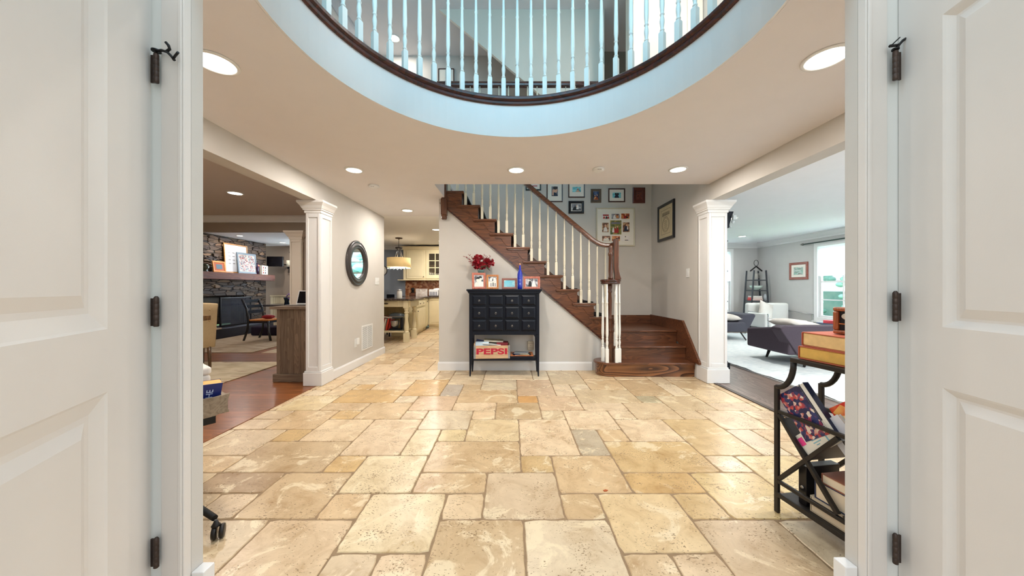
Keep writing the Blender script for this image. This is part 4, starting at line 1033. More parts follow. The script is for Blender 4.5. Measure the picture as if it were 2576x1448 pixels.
# things on the chest
def easel_frame(label, x, y, w, h, yaw, fm, bw, shots, lean=.16):
    M = Matrix.Translation((x, y, 1.1545)) @ Matrix.Rotation(yaw, 4, 'Z') @ Matrix.Rotation(-lean, 4, 'X') @ Matrix.Translation((0, 0, h/2))
    t = framed('photo_frame', label, w, h, M, (x, y, 1.1545), bw, .018, fm, mm=PAPER, shots=shots, group='photo frames on the black chest', cat='photo frame')
    MB().bar(M @ Vector((0, .004, .0)), Vector((x, y, 1.157)) + Matrix.Rotation(yaw, 3, 'Z') @ Vector((0, .085, 0)), .03, .003).obj('easel_back', BLACKP, t)
    return t
PINKW = wood('reddish_photo_frame', (164, 84, 66), (206, 126, 102), 'Z', 2, .4, .3); HONEY = wood('honey_photo_frame', (160, 92, 40), (206, 134, 66), 'Z', 2, .4, .3)
BROWNF = wood('brown_photo_frame', (112, 64, 56), (160, 100, 84), 'X', 2, .35, .3)
easel_frame('tilted reddish wooden frame with a photo of two people cheek to cheek', -.445, 4.44, .185, .222, .20, PINKW, .030,
  [(0, 0, .118, .155, SIL, [('b', .02, -.045, .05, .045, WH), ('b', -.03, -.05, .035, .035, PAPER), ('o', -.012, .01, .022, .03, PAPER), ('o', .018, .022, .022, .028, PAPER), ('b', -.012, .04, .024, .014, BK), ('b', .02, .052, .024, .014, BK)])])
easel_frame('honey coloured wooden frame holding two stacked wedding photos', -.263, 4.45, .165, .195, .10, HONEY, .026,
  [(0, .037, .108, .062, SIL, [('b', -.02, -.0, .016, .022, WH), ('t', .03, -.004, .03, .026, WH), ('r', .004, -.01, .006, .015, BK)]),
   (0, -.035, .108, .07, PAPER, [('r', -.02, -.005, .006, .024, GY), ('r', .008, 0, .006, .026, BK), ('r', .035, -.005, .006, .024, GY)])])
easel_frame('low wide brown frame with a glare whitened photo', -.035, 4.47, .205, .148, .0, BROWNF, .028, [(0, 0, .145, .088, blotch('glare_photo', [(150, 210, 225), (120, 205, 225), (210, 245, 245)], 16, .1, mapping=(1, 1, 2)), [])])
easel_frame('wide reddish wooden frame with a bride and groom, right of the bottle', .265, 4.45, .225, .172, -.05, PINKW, .030,
  [(0, 0, .158, .108, SIL, [('t', .028, -.018, .034, .036, WH), ('b', .03, .022, .012, .014, WH), ('b', -.022, -.012, .022, .042, BK), ('o', -.022, .030, .007, .008, PAPER), ('r', -.045, .03, .008, .008, PAPER)])])
bt = thing('bottle', 'cobalt blue glass bottle with a cork standing on the black chest', 'bottle', (.107, 4.43, 1.1545))
MB().lathe([(.028, 0), (.033, .004), (.0345, .05), (.0355, .16), (.035, .20), (.026, .235), (.016, .262), (.0125, .30), (.0125, .318), (.014, .322), (.0, .322)], (.107, 4.43, 1.1545), 28).obj('glass', mat('cobalt_glass', (14, 40, 170), .06, var=.05, coat=.8), bt)
MB().lathe([(.010, .323), (.0105, .335), (.012, .340), (.012, .346), (.0, .347)], (.107, 4.43, 1.1545), 16).obj('cork', mat('cork', (214, 160, 118), .8, var=.15, scale=80), bt)
b = MB(); yy = 4.43-.0362
b.box(.092, .122, yy, yy+.003, 1.1545+.118, 1.1545+.126); b.box(.098, .116, yy, yy+.003, 1.1545+.103, 1.1545+.107); b.box(.1, .114, yy, yy+.003, 1.1545+.06, 1.1545+.085)
b.prism([(.103, 1.304), (.111, 1.304), (.107, 1.318)], 'Y', yy+.001, yy+.004); b.obj('label_print', mat('bottle_print', (120, 140, 220), .4), bt)
# vase with red flowers
fl = thing('flower_vase', 'small glass vase of artificial dark red blooms behind the photo frames', 'flowers', (-.43, 4.575, 1.1545))
vx, vy, vz = -.43, 4.575, 1.1545
MB().lathe([(.040, 0), (.046, .01), (.042, .10), (.034, .18), (.045, .245), (.052, .262), (.048, .262), (.030, .18), (.0, .17)], (vx, vy, vz), 24).obj('vase', mat('greenish_vase_glass', (90, 120, 118), .12, var=.1, coat=.5), fl)
REDF = mat('crimson_petal', (150, 14, 34), .6, var=.25, scale=60); PINKB = mat('dusty_pink_berry', (158, 74, 82), .6, var=.2, scale=60); LEAF = mat('dark_leaf', (56, 62, 40), .6, var=.2)
rn = random.Random(5)
def bloom(cx, cz, cy, r, n=46):
    b = MB(); b.blob((cx, cy, cz), r*.55, r*.5, r*.55, 1)
    for k in range(n):
        u = rn.uniform(-1, 1); a = rn.uniform(0, 2*PI); d = Vector((math.sqrt(1-u*u)*math.cos(a), math.sqrt(1-u*u)*math.sin(a), u))
        q = d.orthogonal().normalized(); w = d.cross(q); ang = rn.uniform(0, 2*PI); q, w = q*math.cos(ang)+w*math.sin(ang), w*math.cos(ang)-q*math.sin(ang)
        c0 = Vector((cx, cy, cz))+d*r*.5; rr = r*rn.uniform(.3, .5)
        pts = [c0, c0+q*rr+d*r*.25, c0+q*rr*.7+d*r*.55+w*rr*.4, c0+d*r*.62+w*rr*.8, c0-q*rr*.5+d*r*.45+w*rr*.6]
        vs = [b.bm.verts.new(p) for p in pts]; b._f(vs, True)
    b.obj('bloom', REDF, fl)
def at(px, py): p = PX(px, py, 4.56); return p.x, p.z
for px_, py_, r in ((1203, 654, .074), (1199, 665, .062), (1214, 668, .05), (1232, 661, .062), (1223, 656, .04)):
    x, z = at(px_, py_); bloom(x, z, 4.56+rn.uniform(-.03, .03), r)
b = MB(); b2 = MB()
for tip in ((1166, 643), (1172, 648), (1180, 641), (1178, 656), (1186, 650), (1196, 643), (1219, 641), (1226, 645), (1234, 643), (1239, 650), (1240, 655), (1183, 661), (1222, 650)):
    x1, z1 = at(*tip); x0, z0 = vx, vz+.24; y1 = 4.56+rn.uniform(-.05, .06)
    P = [Vector((x0+(x1-x0)*t, 4.575+(y1-4.575)*t, z0+(z1-z0)*t+.03*math.sin(PI*t))) for t in (0, .25, .5, .75, 1)]
    b.tube(P, .0016, 5)
    for k in range(16):
        t = .35+.65*k/15; i = min(3, int(t*4)); p = P[i].lerp(P[i+1], t*4-i)
        b2.blob(p+Vector((rn.uniform(-.014, .014), rn.uniform(-.012, .012), rn.uniform(-.012, .014))), .0052, .0052, .006, 1)
b.obj('stem', LEAF, fl); b2.obj('berries', PINKB, fl)['kind'] = 'stuff'
b = MB()
for (a0, a1) in (((1205, 675), (1226, 668)), ((1222, 672), (1234, 682)), ((1228, 676), (1225, 672))):
    x0, z0 = at(*a0); x1, z1 = at(*a1); p = Vector((x0, 4.54, z0)); q = Vector((x1, 4.52, z1)); m_ = (p+q)/2+Vector((0, 0, .012)); n_ = Vector((0, .0, .016))
    b._f([b.bm.verts.new(v) for v in (p, m_-n_, q, m_+n_)])
b.obj('leaf', LEAF, fl)
# crate
cr = thing('soda_crate', 'weathered wooden soda crate with red PEPSI lettering on the chest shelf', 'crate', (-.27, 4.48, .2325))
CRW = wood('crate_pine', (176, 136, 100), (220, 188, 150), 'X', 1.5, .7, 0, rings=.2)
Mc = Matrix.Translation((-.272, 4.49, .2325)) @ Matrix.Rotation(math.radians(2.5), 4, 'Z')
b = MB(); b.box(-.238, .238, -.125, -.112, .006, .175, Mc).box(-.238, .238, .112, .125, .006, .175, Mc).box(-.238, -.224, -.112, .112, .006, .20, Mc).box(.224, .238, -.112, .112, .006, .175, Mc).box(-.236, .236, -.12, .12, 0, .0055, Mc)
b.obj('box', CRW, cr, bevel=.002)
for sx in (-1, 1):
    b = MB(); b.box(sx*.240, sx*.214, -.1275, -.1255, .004, .177, Mc).box(sx*.2385, sx*.2405, -.126, -.10, .004, .177, Mc)
    for k in range(6): b.lathe([(.003, 0), (.003, .0015), (.001, .002)], (0, 0, 0), 8, Mc @ Matrix.Translation((sx*.227, -.1275, .018+.028*k)) @ Matrix.Rotation(PI/2, 4, 'X'))
    b.obj('metal_strap', mat('galvanised_strap', (150, 152, 156), .5, metal=.7, var=.2, scale=60), cr)
def text(name, body, M, size, m, parent, sx=1.0, ext=.0006, bold=.0):
    cu = bpy.data.curves.new(name, 'FONT'); cu.body = body; cu.size = size; cu.align_x = 'CENTER'; cu.align_y = 'CENTER'; cu.extrude = ext; cu.offset = bold
    tmp = bpy.data.objects.new('tmp', cu); C.objects.link(tmp); dg = bpy.context.evaluated_depsgraph_get()
    me = bpy.data.meshes.new_from_object(tmp.evaluated_get(dg)); bpy.data.objects.remove(tmp); me.name = name
    me.transform(M @ Matrix.Diagonal((sx, 1, 1, 1))); me.materials.clear(); me.materials.append(m)
    o = bpy.data.objects.new(name, me); C.objects.link(o)
    if parent is not None: o.parent = parent; o.matrix_parent_inverse = mworld(parent).inverted()
    return o
text('lettering', 'PEPSI', Mc @ Matrix.Translation((0, -.1262, .095)) @ Matrix.Rotation(PI/2, 4, 'X'), .105, mat('crate_red_paint', (184, 34, 58), .7, var=.1, scale=30), cr, 1.8, .0006, .0035)
def flatbook(name, label, cat, loc, w, d, h, yaw, pitch, cov, page=PAPER, group=None, roll=0):
    """closed book: cover boards and spine around a page block; local x width, y depth, z thickness"""
    t = thing(name, label, cat, loc, group=group)
    M = Matrix.Translation(loc) @ Matrix.Rotation(yaw, 4, 'Z') @ Matrix.Rotation(roll, 4, 'X') @ Matrix.Rotation(pitch, 4, 'Y')
    c = min(.004, h*.2)
    MB().box(-w/2, w/2, -d/2, d/2, 0, c, M).box(-w/2, w/2, -d/2, d/2, h-c, h, M).box(-w/2, -w/2+c, -d/2, d/2, c, h-c, M).obj('cover', cov, t)
    MB().box(-w/2+c+.0005, w/2-.003, -d/2+.003, d/2-.003, c+.0003, h-c-.0003, M).obj('pages', page, t)
    return t
NAVY = mat('navy_cover', (22, 36, 76), .4); MAR = mat('maroon_cover', (118, 18, 36), .45); CRE = mat('cream_cover', (222, 206, 170), .6); SKY = mat('pale_blue_paper', (196, 214, 226), .6)
BLKC = mat('black_cover', (22, 24, 30), .45)
zc = .2325
flatbook('book', 'cream book lying on top of the papers in the soda crate', 'book', (-.25, 4.51, zc+.213), .26, .16, .018, .04, .06, CRE)
flatbook('book', 'maroon box-like book in the right end of the soda crate', 'book', (-.13, 4.47, zc+.165), .15, .14, .045, 0, .02, MAR, mat('maroon_pages', (130, 40, 50), .6))
flatbook('book', 'thin white magazine slanting across the middle of the soda crate', 'magazine', (-.27, 4.46, zc+.185), .24, .17, .007, .0, .10, WHITEPL)
flatbook('book', 'thick book under the cream one in the soda crate', 'book', (-.26, 4.50, zc+.15), .24, .18, .03, .06, .0, BLKC)
tag(MB().box(-.09, .09, -.0015, .0015, 0, .09, Matrix.Translation((-.40, 4.385, zc+.135)) @ Matrix.Rotation(-.08, 4, 'Z') @ Matrix.Rotation(-.3, 4, 'X')).obj('envelope', SKY), 'pale blue envelope sticking out at the front of the soda crate', 'envelope')
tag(MB().box(-.08, .08, -.004, .004, 0, .12, Matrix.Translation((-.42, 4.44, zc+.12)) @ Matrix.Rotation(.2, 4, 'Y')).obj('notebook', NAVY), 'navy notebook standing at the left end of the soda crate', 'notebook')
tr = thing('serving_tray', 'black tray with an orange-brown wooden rim right of the soda crate', 'tray', (.13, 4.5, .2325))
MB().box(-.02, .285, 4.372, 4.63, .2325, .268).obj('base', BLACKP, tr, bevel=.002)
MB().box(-.02, .285, 4.372, 4.392, .2685, .276).box(-.02, .285, 4.61, 4.63, .2685, .276).box(.255, .285, 4.392, 4.61, .2685, .276).box(-.02, .01, 4.392, 4.61, .2685, .276).obj('rim', wood('orange_tray_wood', (160, 80, 34), (210, 120, 60), 'X', 2, .35, .3), tr)
for lab, x, y, w, d, h, yaw, z, m_ in (('navy booklet at the bottom of the tray pile', .085, 4.49, .15, .12, .012, .4, .269, NAVY), ('grey magazine on the tray pile', .13, 4.50, .19, .14, .006, -.1, .2885, mat('grey_magazine', (150, 156, 160), .5)),
      ('dark notebook leaning in the tray', .18, 4.49, .10, .12, .008, .1, .277, BLKC), ('small cream leaflet poking out of the tray pile', .17, 4.43, .12, .05, .003, -.15, .2772, CRE)):
    flatbook('booklet', lab, 'booklet', (x, y, z), w, d, h, yaw, 0, m_)

# ------------------------------------------------------------------ rolling cart behind the left casing
ct = thing('rolling_cart', 'black rolling cart with a grey wooden tray top behind the left casing', 'cart', (-1.62, 1.80, 0))
TW = wood('grey_tray_wood', (118, 102, 84), (160, 144, 124), 'X', 1.5, .6, 0, rings=.3)
ang = math.atan2(.16, .115)
Mt = Matrix.Translation((-1.47, 1.72, 0)) @ Matrix.Rotation(ang, 4, 'Z')     # local -x runs back along the visible end board
b = MB(); zt, zb = .622, .522
# end board with an oval hand hole, built as a ring around the hole
out = [(0, zt), (-.06, zt-.006), (-.13, zt-.004), (-.18, zt-.010), (-.36, zt-.004), (-.355, zb+.0), (-.32, zb-.005), (-.06, zb), (-.022, zb+.012)]
hole = [(-.19+.055*math.cos(a*PI/8), .566+.022*math.sin(a*PI/8)) for a in range(16)]
for y_ in (0, .016):
    vo = [b.bm.verts.new(Mt @ Vector((x, y_, z))) for x, z in out]; vh = [b.bm.verts.new(Mt @ Vector((x, y_, z))) for x, z in hole]
    ed = [b.bm.edges.new((L[i], L[(i+1) % len(L)])) for L in (vo, vh) for i in range(len(L))]
    bmesh.ops.triangle_fill(b.bm, use_beauty=True, edges=ed)
    if y_ == 0: o0, h0 = vo, vh
for A, B_ in ((o0, vo), (h0, vh)):
    for i in range(len(A)): b._f([A[i], A[(i+1) % len(A)], B_[(i+1) % len(A)], B_[i]])
b.obj('end_board', TW, ct)
b = MB(); b.box(-.36, .0, .017, .50, zb, zb+.012, Mt); b.box(-.02, -.004, .017, .50, zb+.0125, zt-.012, Mt); b.box(-.37, -.355, .017, .50, zb, zt-.012, Mt); b.box(-.36, 0, .50, .516, zb, zt-.01, Mt)
b.obj('tray', TW, ct)
b = MB(); b.box(-.34, -.05, .03, .48, zb-.045, zb-.001, Mt); b.obj('apron', BLACKM, ct)
b = MB(); b.lathe([(.02, .13), (.02, .476)], Mt @ Vector((-.18, .25, 0)), 14)
hub = Mt @ Vector((-.18, .25, .12)); b.lathe([(.04, .10), (.045, .12), (.03, .15)], (hub.x, hub.y, 0), 16); b.obj('column_post', BLACKM, ct)
cas = [Vector((-1.375, 1.545, 0))]+[Mt @ Vector(p) for p in ((-.42, .02, 0), (-.42, .5, 0), (-.10, .5, 0))]
for p in cas:
    d = (p-Vector((hub.x, hub.y, 0))).normalized()
    MB().tube([hub, (p.x-d.x*.03, p.y-d.y*.03, .085)], .012, 10, rr=[.018, .013]).obj('leg', BLACKM, ct)
    b = MB()
    Mw = Matrix.Translation((p.x, p.y, .031)) @ Matrix.Rotation(.5, 4, 'Z')
    for sx in (-1, 1): b.lathe([(.010, -.009), (.029, -.008), (.031, 0), (.029, .008), (.010, .009)], (0, 0, 0), 24, Mw @ Matrix.Translation((sx*.014, 0, 0)) @ Matrix.Rotation(PI/2, 4, 'Y'))
    b.lathe([(.016, .030), (.018, .036), (.012, .044), (.006, .06)], (p.x-.008, p.y-.004, .028), 14)
    b.obj('caster', mat('black_caster', (16, 15, 18), .35), ct)
bk = thing('book', 'thick navy paperback with white lettering leaning in the cart tray', 'book', Mt @ Vector((-.15, .06, zb+.014)))
Mb = Mt @ Matrix.Translation((-.165, .085, zb+.014)) @ Matrix.Rotation(.07, 4, 'Y') @ Matrix.Rotation(.26, 4, 'X')
MB().box(-.13, .13, -.026, -.0235, 0, .165, Mb).box(-.13, .13, .021, .0235, 0, .165, Mb).box(-.1325, -.1302, -.026, .0235, 0, .165, Mb).obj('cover', mat('navy_paperback', (26, 40, 110), .35), bk)
MB().box(-.13, .127, -.0232, .0207, .001, .164, Mb).obj('pages', mat('tan_pages', (224, 176, 110), .8, var=.08, scale=80), bk)
b = MB()
for x0, x1, z0, z1 in ((-.06, -.03, .015, .075), (-.025, .0, .015, .09), (.02, .028, .01, .11), (.034, .040, .02, .12)): b.box(x0, x1, -.0268, -.0262, z0, z1, Mb)
b.obj('lettering', mat('pale_blue_ink', (190, 206, 236), .5), bk)
text('lettering', 'THE', Mb @ Matrix.Translation((.085, -.0265, .10)) @ Matrix.Rotation(PI/2, 4, 'X') @ Matrix.Rotation(PI/2, 4, 'Z'), .038, mat('pale_blue_ink', (190, 206, 236), .5), bk, 1.0, .0004)
b = MB(); Mq = Mt @ Matrix.Translation((-.115, .375, .5355)); b.box(-.10, .10, -.10, .10, 0, .145, Mq)
q = thing('storage_box', 'white rounded box with a lid standing on the cart behind the navy book', 'box', Mq.translation)
b.obj('box', mat('white_leather', (232, 224, 216), .5, var=.02), q, bevel=.018, seg=4)
MB().box(-.102, .102, -.102, .102, .146, .190, Mq).obj('lid', mat('white_leather', (232, 224, 216), .5), q, bevel=.015, seg=4)

# ------------------------------------------------------------------ magazine rack behind the right casing
rk = thing('magazine_rack', 'dark bronze metal magazine rack with crossed shelves behind the right casing', 'magazine rack', (1.5, 1.45, 0))
dv = Vector((.144, -1, 0)).normalized(); rt = Vector((1, .144, 0)).normalized()
MRk = Matrix(((dv.x, rt.x, 0, 1.386), (dv.y, rt.y, 0, 1.725), (0, 0, 1, 0), (0, 0, 0, 1)))       # local x toward the door wall, y into the hall corner
Lr, Dr = .585, .27
def rbar(a, c, w=.020, h=.020, name='bar'): 
    MB().bar(MRk @ Vector(a), MRk @ Vector(c), w, h).obj(name, RACKM, rk, bevel=.002)
for y in (0, Dr):
    for x in (0, Lr): MB().box(x-.011, x+.011, y-.008, y+.008, 0.001, .66, MRk).obj('leg', RACKM, rk, bevel=.002)
    rbar((.011, y, .530), (Lr-.011, y, .530), .016, .018, 'rail'); rbar((.011, y, .165), (Lr-.011, y, .165), .016, .018, 'rail')
    for x0 in (0.0, .30):
        rbar((x0+.012, y, .515), (x0+.285, y, .180), .018, .018, 'cross_bar')
        rbar((x0+.012, y+.001, .180), (x0+.285, y+.001, .515), .018, .018, 'cross_bar')
    for s_, x0 in ((1, 0), (-1, Lr)):
        P = [(x0+s_*(.0+.088*math.sin(PI/2*k/8)**1.0), y, .800-.145*math.cos(PI/2*k/8)) for k in range(9)]
        MB().tube([MRk @ Vector(p) for p in P], .013, 8).obj('curved_arm', RACKM, rk)
MB().box(.078, Lr-.078, -.012, Dr+.012, .802, .824, MRk).obj('top_shelf', RACKM, rk, bevel=.003)
MB().box(.012, Lr-.012, .009, Dr-.009, .088, .105, MRk).box(-.004, Lr, -.010, .006, .085, .110, MRk).obj('bottom_shelf', RACKM, rk, bevel=.003)
for x0 in (0.0, .30):
    for a, c in (((x0+.02, .515), (x0+.275, .185)), ((x0+.275, .515), (x0+.02, .185))):
        pass
b = MB(); b.bar(MRk @ Vector((.022, Dr/2, .498)), MRk @ Vector((.148, Dr/2, .350)), Dr-.03, .005); b.obj('slanted_shelf', RACKM, rk)
b = MB(); b.bar(MRk @ Vector((.152, Dr/2, .350)), MRk @ Vector((.278, Dr/2, .498)), Dr-.03, .005); b.obj('slanted_shelf', RACKM, rk)
# thick books on top
YEL = mat('yellowed_pages', (222, 178, 92), .8, var=.1, scale=30); PEA = mat('peach_pages', (232, 196, 138), .8, var=.1, scale=30)
CORAL = mat('coral_cover', (196, 104, 78), .5)
def thick(label, x, z, w, d, h, cov, pg, yaw=0):
    t = thing('phone_book', label, 'book', MRk @ Vector((x, .12, z)))
    M = MRk @ Matrix.Translation((x, .125, z)) @ Matrix.Rotation(yaw, 4, 'Z')
    b = MB()
    prof = [(-w/2, 0), (w/2, 0), (w/2, h), (-w/2, h)]
    b.box(-w/2, w/2, -d/2, d/2, 0, .004, M).box(-w/2, w/2, -d/2, d/2, h-.004, h, M).box(-w/2-.003, -w/2+.0, -d/2, d/2, .003, h-.003, M)
    b.obj('cover', cov, t, bevel=.0015)
    b = MB(); b.box(-w/2+.0005, w/2-.004, -d/2+.004, d/2-.004, .0042, h-.0042, M); b.obj('pages', pg, t, bevel=.006, seg=3)
thick('lower of two thick books on the rack top, with yellowed pages', .265, .825, .33, .22, .062, CORAL, YEL, .05)
thick('upper of two thick books on the rack top, with peach pages and coral cover', .275, .888, .32, .22, .068, CORAL, PEA, -.02)
rd = thing('retro_radio', 'brown wooden framed radio with a dark face on the thick books', 'radio', MRk @ Vector((.312, .10, .957)))
Mr2 = MRk @ Matrix.Translation((.312, .09, .958))
b = MB(); b.box(-.12, .12, 0, .11, 0, .018, Mr2).box(-.12, .12, 0, .11, .105, .123, Mr2).box(-.12, -.098, 0, .11, .018, .105, Mr2).box(.098, .12, 0, .11, .018, .105, Mr2)
b.obj('case', wood('orange_brown_case', (126, 60, 28), (180, 98, 52), 'Z', 2, .35, .3), rd, bevel=.006, seg=3)
MB().box(-.097, .097, .010, .10, .0185, .1045, Mr2).obj('face', mat('black_face', (24, 20, 26), .3), rd)
b = MB(); b.lathe([(.020, 0), (.020, .004), (.015, .008)], (0, 0, 0), 20, Mr2 @ Matrix.Translation((-.06, .009, .082)) @ Matrix.Rotation(PI/2, 4, 'X') @ Matrix.Diagonal((1.3, .8, 1, 1))); b.obj('dial', mat('ivory_dial', (206, 196, 180), .5), rd)
MB().box(-.096, .02, .004, .008, .045, .050, Mr2).obj('needle', mat('brass_needle', (196, 120, 70), .4, metal=.5), rd)
# magazines and books inside
FLW = blotch('floral_navy_cover', [(24, 30, 74), (28, 36, 84), (44, 56, 110), (196, 64, 56), (230, 218, 206)], 60, .35)
def slab_book(name, label, cat, c0, w, d, h, roll, cov, pg=None, yaw=0, up_=True):
    """book whose broad cover faces the room: x along rack, z up, thin in y"""
    t = thing(name, label, cat, MRk @ Vector(c0))
    M = MRk @ Matrix.Translation(c0) @ Matrix.Rotation(yaw, 4, 'Z') @ Matrix.Rotation(roll, 4, 'Y')
    MB().box(-w/2, w/2, 0, .0025, 0, h, M).box(-w/2, w/2, d-.0025, d, 0, h, M).box(-w/2-.002, -w/2, 0, d, 0, h, M).obj('cover', cov, t)
    MB().box(-w/2+.0005, w/2-.003, .003, d-.003, .002, h-.003, M).obj('pages', pg or PAPER, t)
    return t, M
# in the top V: boards lean along the left cross shelf
def lean(name, label, cat, x, z, L, th, tilt, cov, pg=None, y=.03, D=.20):
    """seen edge-on: length L up the slope, thickness th, leaning by tilt from vertical (toward the far leg when positive)"""
    t = thing(name, label, cat, MRk @ Vector((x, y, z)))
    M = MRk @ Matrix.Translation((x, y, z)) @ Matrix.Rotation(-tilt, 4, 'Y')
    c = min(.003, th*.15)
    MB().box(0, c, 0, D, 0, L, M).box(th-c, th, 0, D, 0, L, M).box(c, th-c, D-c, D, 0, L, M).obj('cover', cov, t)
    MB().box(c+.0003, th-c-.0003, .002, D-c-.0005, .002, L-.002, M).obj('pages', pg or PAPER, t)
    return t, M
t, M = slab_book('cookbook', 'large navy book with a red and white floral cover leaning in the rack', 'book', (.19, .012, .47), .13, .012, .23, -.68, FLW, yaw=0)
t, M = lean('book', 'thick book edge with white pages leaning beside the floral cover', 'book', .243, .514, .23, .028, .68, mat('navy_hardcover', (30, 36, 66), .4), y=.014, D=.03)
t, M = slab_book('magazine', 'white magazine with a pink sticker and pale blue script in the rack centre', 'magazine', (.221, .014, .430), .19, .006, .10, -.80, mat('cream_white_cover', (232, 228, 216), .4))
b = MB(); b.box(-.094, -.066, -.0012, -.0003, .05, .085, M); b.obj('sticker', mat('pink_sticker', (232, 70, 140), .5), t)
b = MB()
for k, (x0, x1, z0, z1) in enumerate(((-.03, .01, .05, .056), (-.02, .03, .062, .069), (-.03, .015, .038, .042), (.045, .052, .01, .098), (-.02, .0, .028, .031))): b.box(x0, x1, -.0012, -.0003, z0, z1, M)
b.obj('print', mat('script_blue', (130, 186, 206), .5), t)
t, M = slab_book('cookbook', 'red and yellow book at the right of the rack opening', 'book', (.385, .05, .50), .12, .02, .20, -.70, blotch('red_yellow_cover', [(206, 40, 34), (220, 60, 40), (240, 200, 110), (240, 226, 210)], 22, .35, mapping=(1, 1, 1)))
t, M = slab_book('book', 'blue and white book with a red corner under the red and yellow one', 'book', (.34, .03, .45), .09, .018, .17, -.74, mat('white_blue_cover', (214, 216, 226), .4))
b = MB(); b.box(-.045, -.02, -.0012, -.0003, .13, .169, M); b.obj('corner', mat('red_corner', (210, 34, 44), .5), t)
tag(MB().box(-.07, .07, .0, .12, 0, .15, MRk @ Matrix.Translation((.32, .13, .53)) @ Matrix.Rotation(-.7, 4, 'Y')).obj('cardboard_box', mat('brown_card', (140, 98, 76), .8), bevel=.003), 'brown cardboard box standing in the top of the rack', 'box')
# bottom stack
for lab, x, z, w, h, m_, pg in (('bottom book of the pile low in the rack, cream pages', .33, .106, .36, .075, mat('cream_board', (206, 190, 164), .6), mat('ivory_pages', (230, 214, 188), .8)),
      ('middle book of the pile low in the rack, with a navy cover', .34, .182, .34, .085, mat('navy_board', (40, 52, 86), .4), mat('ivory_pages', (230, 214, 188), .8)),
      ('top book of the pile low in the rack, with a rust brown cover', .35, .268, .30, .045, mat('rust_board', (150, 92, 70), .5), mat('ivory_pages', (230, 214, 188), .8))):
    flatbook('book', lab, 'book', MRk @ Vector((x, .125, z)), w, .21, h, math.atan2(dv.y, dv.x), 0, m_, pg)
t = thing('binder', 'black ring binder standing at the far end of the low book pile', 'binder', MRk @ Vector((.105, .12, .106)))
MB().box(.085, .125, .03, .22, .106, .30, MRk).obj('case', mat('binder_black', (18, 16, 20), .35), t, bevel=.003)
b = MB(); b.lathe([(.008, 0), (.008, .003), (.004, .003)], (0, 0, 0), 14, MRk @ Matrix.Translation((.105, .0298, .19)) @ Matrix.Rotation(PI/2, 4, 'X')); b.obj('finger_ring', CHROME, t)
# ------------------------------------------------------------------ dining room
RUG1 = blotch('beige_rug', [(170, 150, 118), (196, 178, 146), (214, 198, 168), (160, 120, 96)], 5, .95, vor=False, mapping=(1, 2.5, 1))
tag(MB().box(-7.5, -3.55, 2.2, 5.19, 0, .012).obj('rug', RUG1, bevel=.004), 'beige patterned rug on the oak floor under the tufted chair', 'rug')
tag(MB().box(-6.65, -4.7, 5.96, 9.3, 0, .012).obj('rug', blotch('tan_rug', [(150, 128, 104), (178, 156, 130), (194, 176, 150)], 6, .95, vor=False, mapping=(1, 3, 1)), bevel=.004), 'tan rug in front of the stone fireplace', 'rug')
# rustic cabinet end behind the left column
rc = thing('rustic_cabinet', 'weathered grey wood cabinet with a plank side behind the left column', 'cabinet', (-2.72, 4.35, 0))
RW = wood('weathered_plank', (98, 80, 66), (142, 122, 102), 'Z', 1.1, .7, 0, rings=.35, planks=(.085, 'X'), contrast=.8)
RWX = wood('weathered_board', (98, 80, 66), (142, 122, 102), 'X', 1.1, .7, 0, rings=.3)
MB().box(-2.935, -2.50, 4.112, 4.68, .10, .905).obj('body', RW, rc, bevel=.004)
MB().box(-2.972, -2.49, 4.095, 4.70, .001, .10).obj('base', RWX, rc, bevel=.004)
MB().box(-3.0, -2.48, 4.075, 4.72, .906, .94).obj('top', RWX, rc, bevel=.004)
lp = thing('laptop', 'open laptop with a black screen and white edge on the rustic cabinet', 'laptop', (-2.79, 4.35, .941))
Ml = Matrix.Translation((-2.79, 4.45, .941)) @ Matrix.Rotation(-.08, 4, 'Z')
MB().box(-.13, .13, -.20, 0, 0, .012, Ml).obj('keyboard_base', CHROME, lp, bevel=.003)
Ms = Ml @ Matrix.Translation((0, .0, .013)) @ Matrix.Rotation(-.3, 4, 'X')
MB().box(-.13, .13, 0, .006, 0, .19, Ms).obj('lid', mat('white_bezel', (225, 225, 225), .4), lp); MB().box(-.118, .118, -.0008, -.0002, .012, .178, Ms).obj('screen', mat('screen_black', (8, 9, 16), .15), lp)
# tufted chair
tc = thing('tufted_chair', 'beige button tufted dining chair with brown wooden legs', 'chair', (-4.75, 4.85, 0))
LIN = mat('beige_linen', (206, 182, 142), .85, var=.04, scale=40, bump=.1, bscale=400); DW = wood('dark_walnut_leg', (60, 40, 24), (110, 78, 44), 'Z', 2, .4, .2)
Mh = Matrix.Translation((-4.72, 4.80, 0)) @ Matrix.Rotation(math.radians(-38), 4, 'Z')    # local +x is the back of the chair
b = MB()
secs = [(.30, .20, .045), (.42, .235, .048), (.55, .265, .050), (.70, .30, .052), (.85, .335, .055), (.94, .365, .055), (.965, .375, .04)]
rg = []
for z, x, th in secs:
    ring = []
    for k in range(12):
        u = -1+2*k/11; ring.append(b.bm.verts.new(Mh @ Vector((x+th-.04*u*u, u*.27, z-(.02*u*u if z > .9 else 0)))))
    for k in range(11, -1, -1):
        u = -1+2*k/11; ring.append(b.bm.verts.new(Mh @ Vector((x-th-.04*u*u, u*.27, z-(.02*u*u if z > .9 else 0)))))
    rg.append(ring)
for k in range(len(rg)-1):
    for i in range(24): b._f([rg[k][i], rg[k][(i+1) % 24], rg[k+1][(i+1) % 24], rg[k+1][i]], True)
b._f(rg[0]); b._f(rg[-1]); b.obj('backrest', LIN, tc, bevel=.012)
MB().box(-.27, .16, -.26, .26, .33, .49, Mh).obj('seat', LIN, tc, bevel=.03, seg=4)
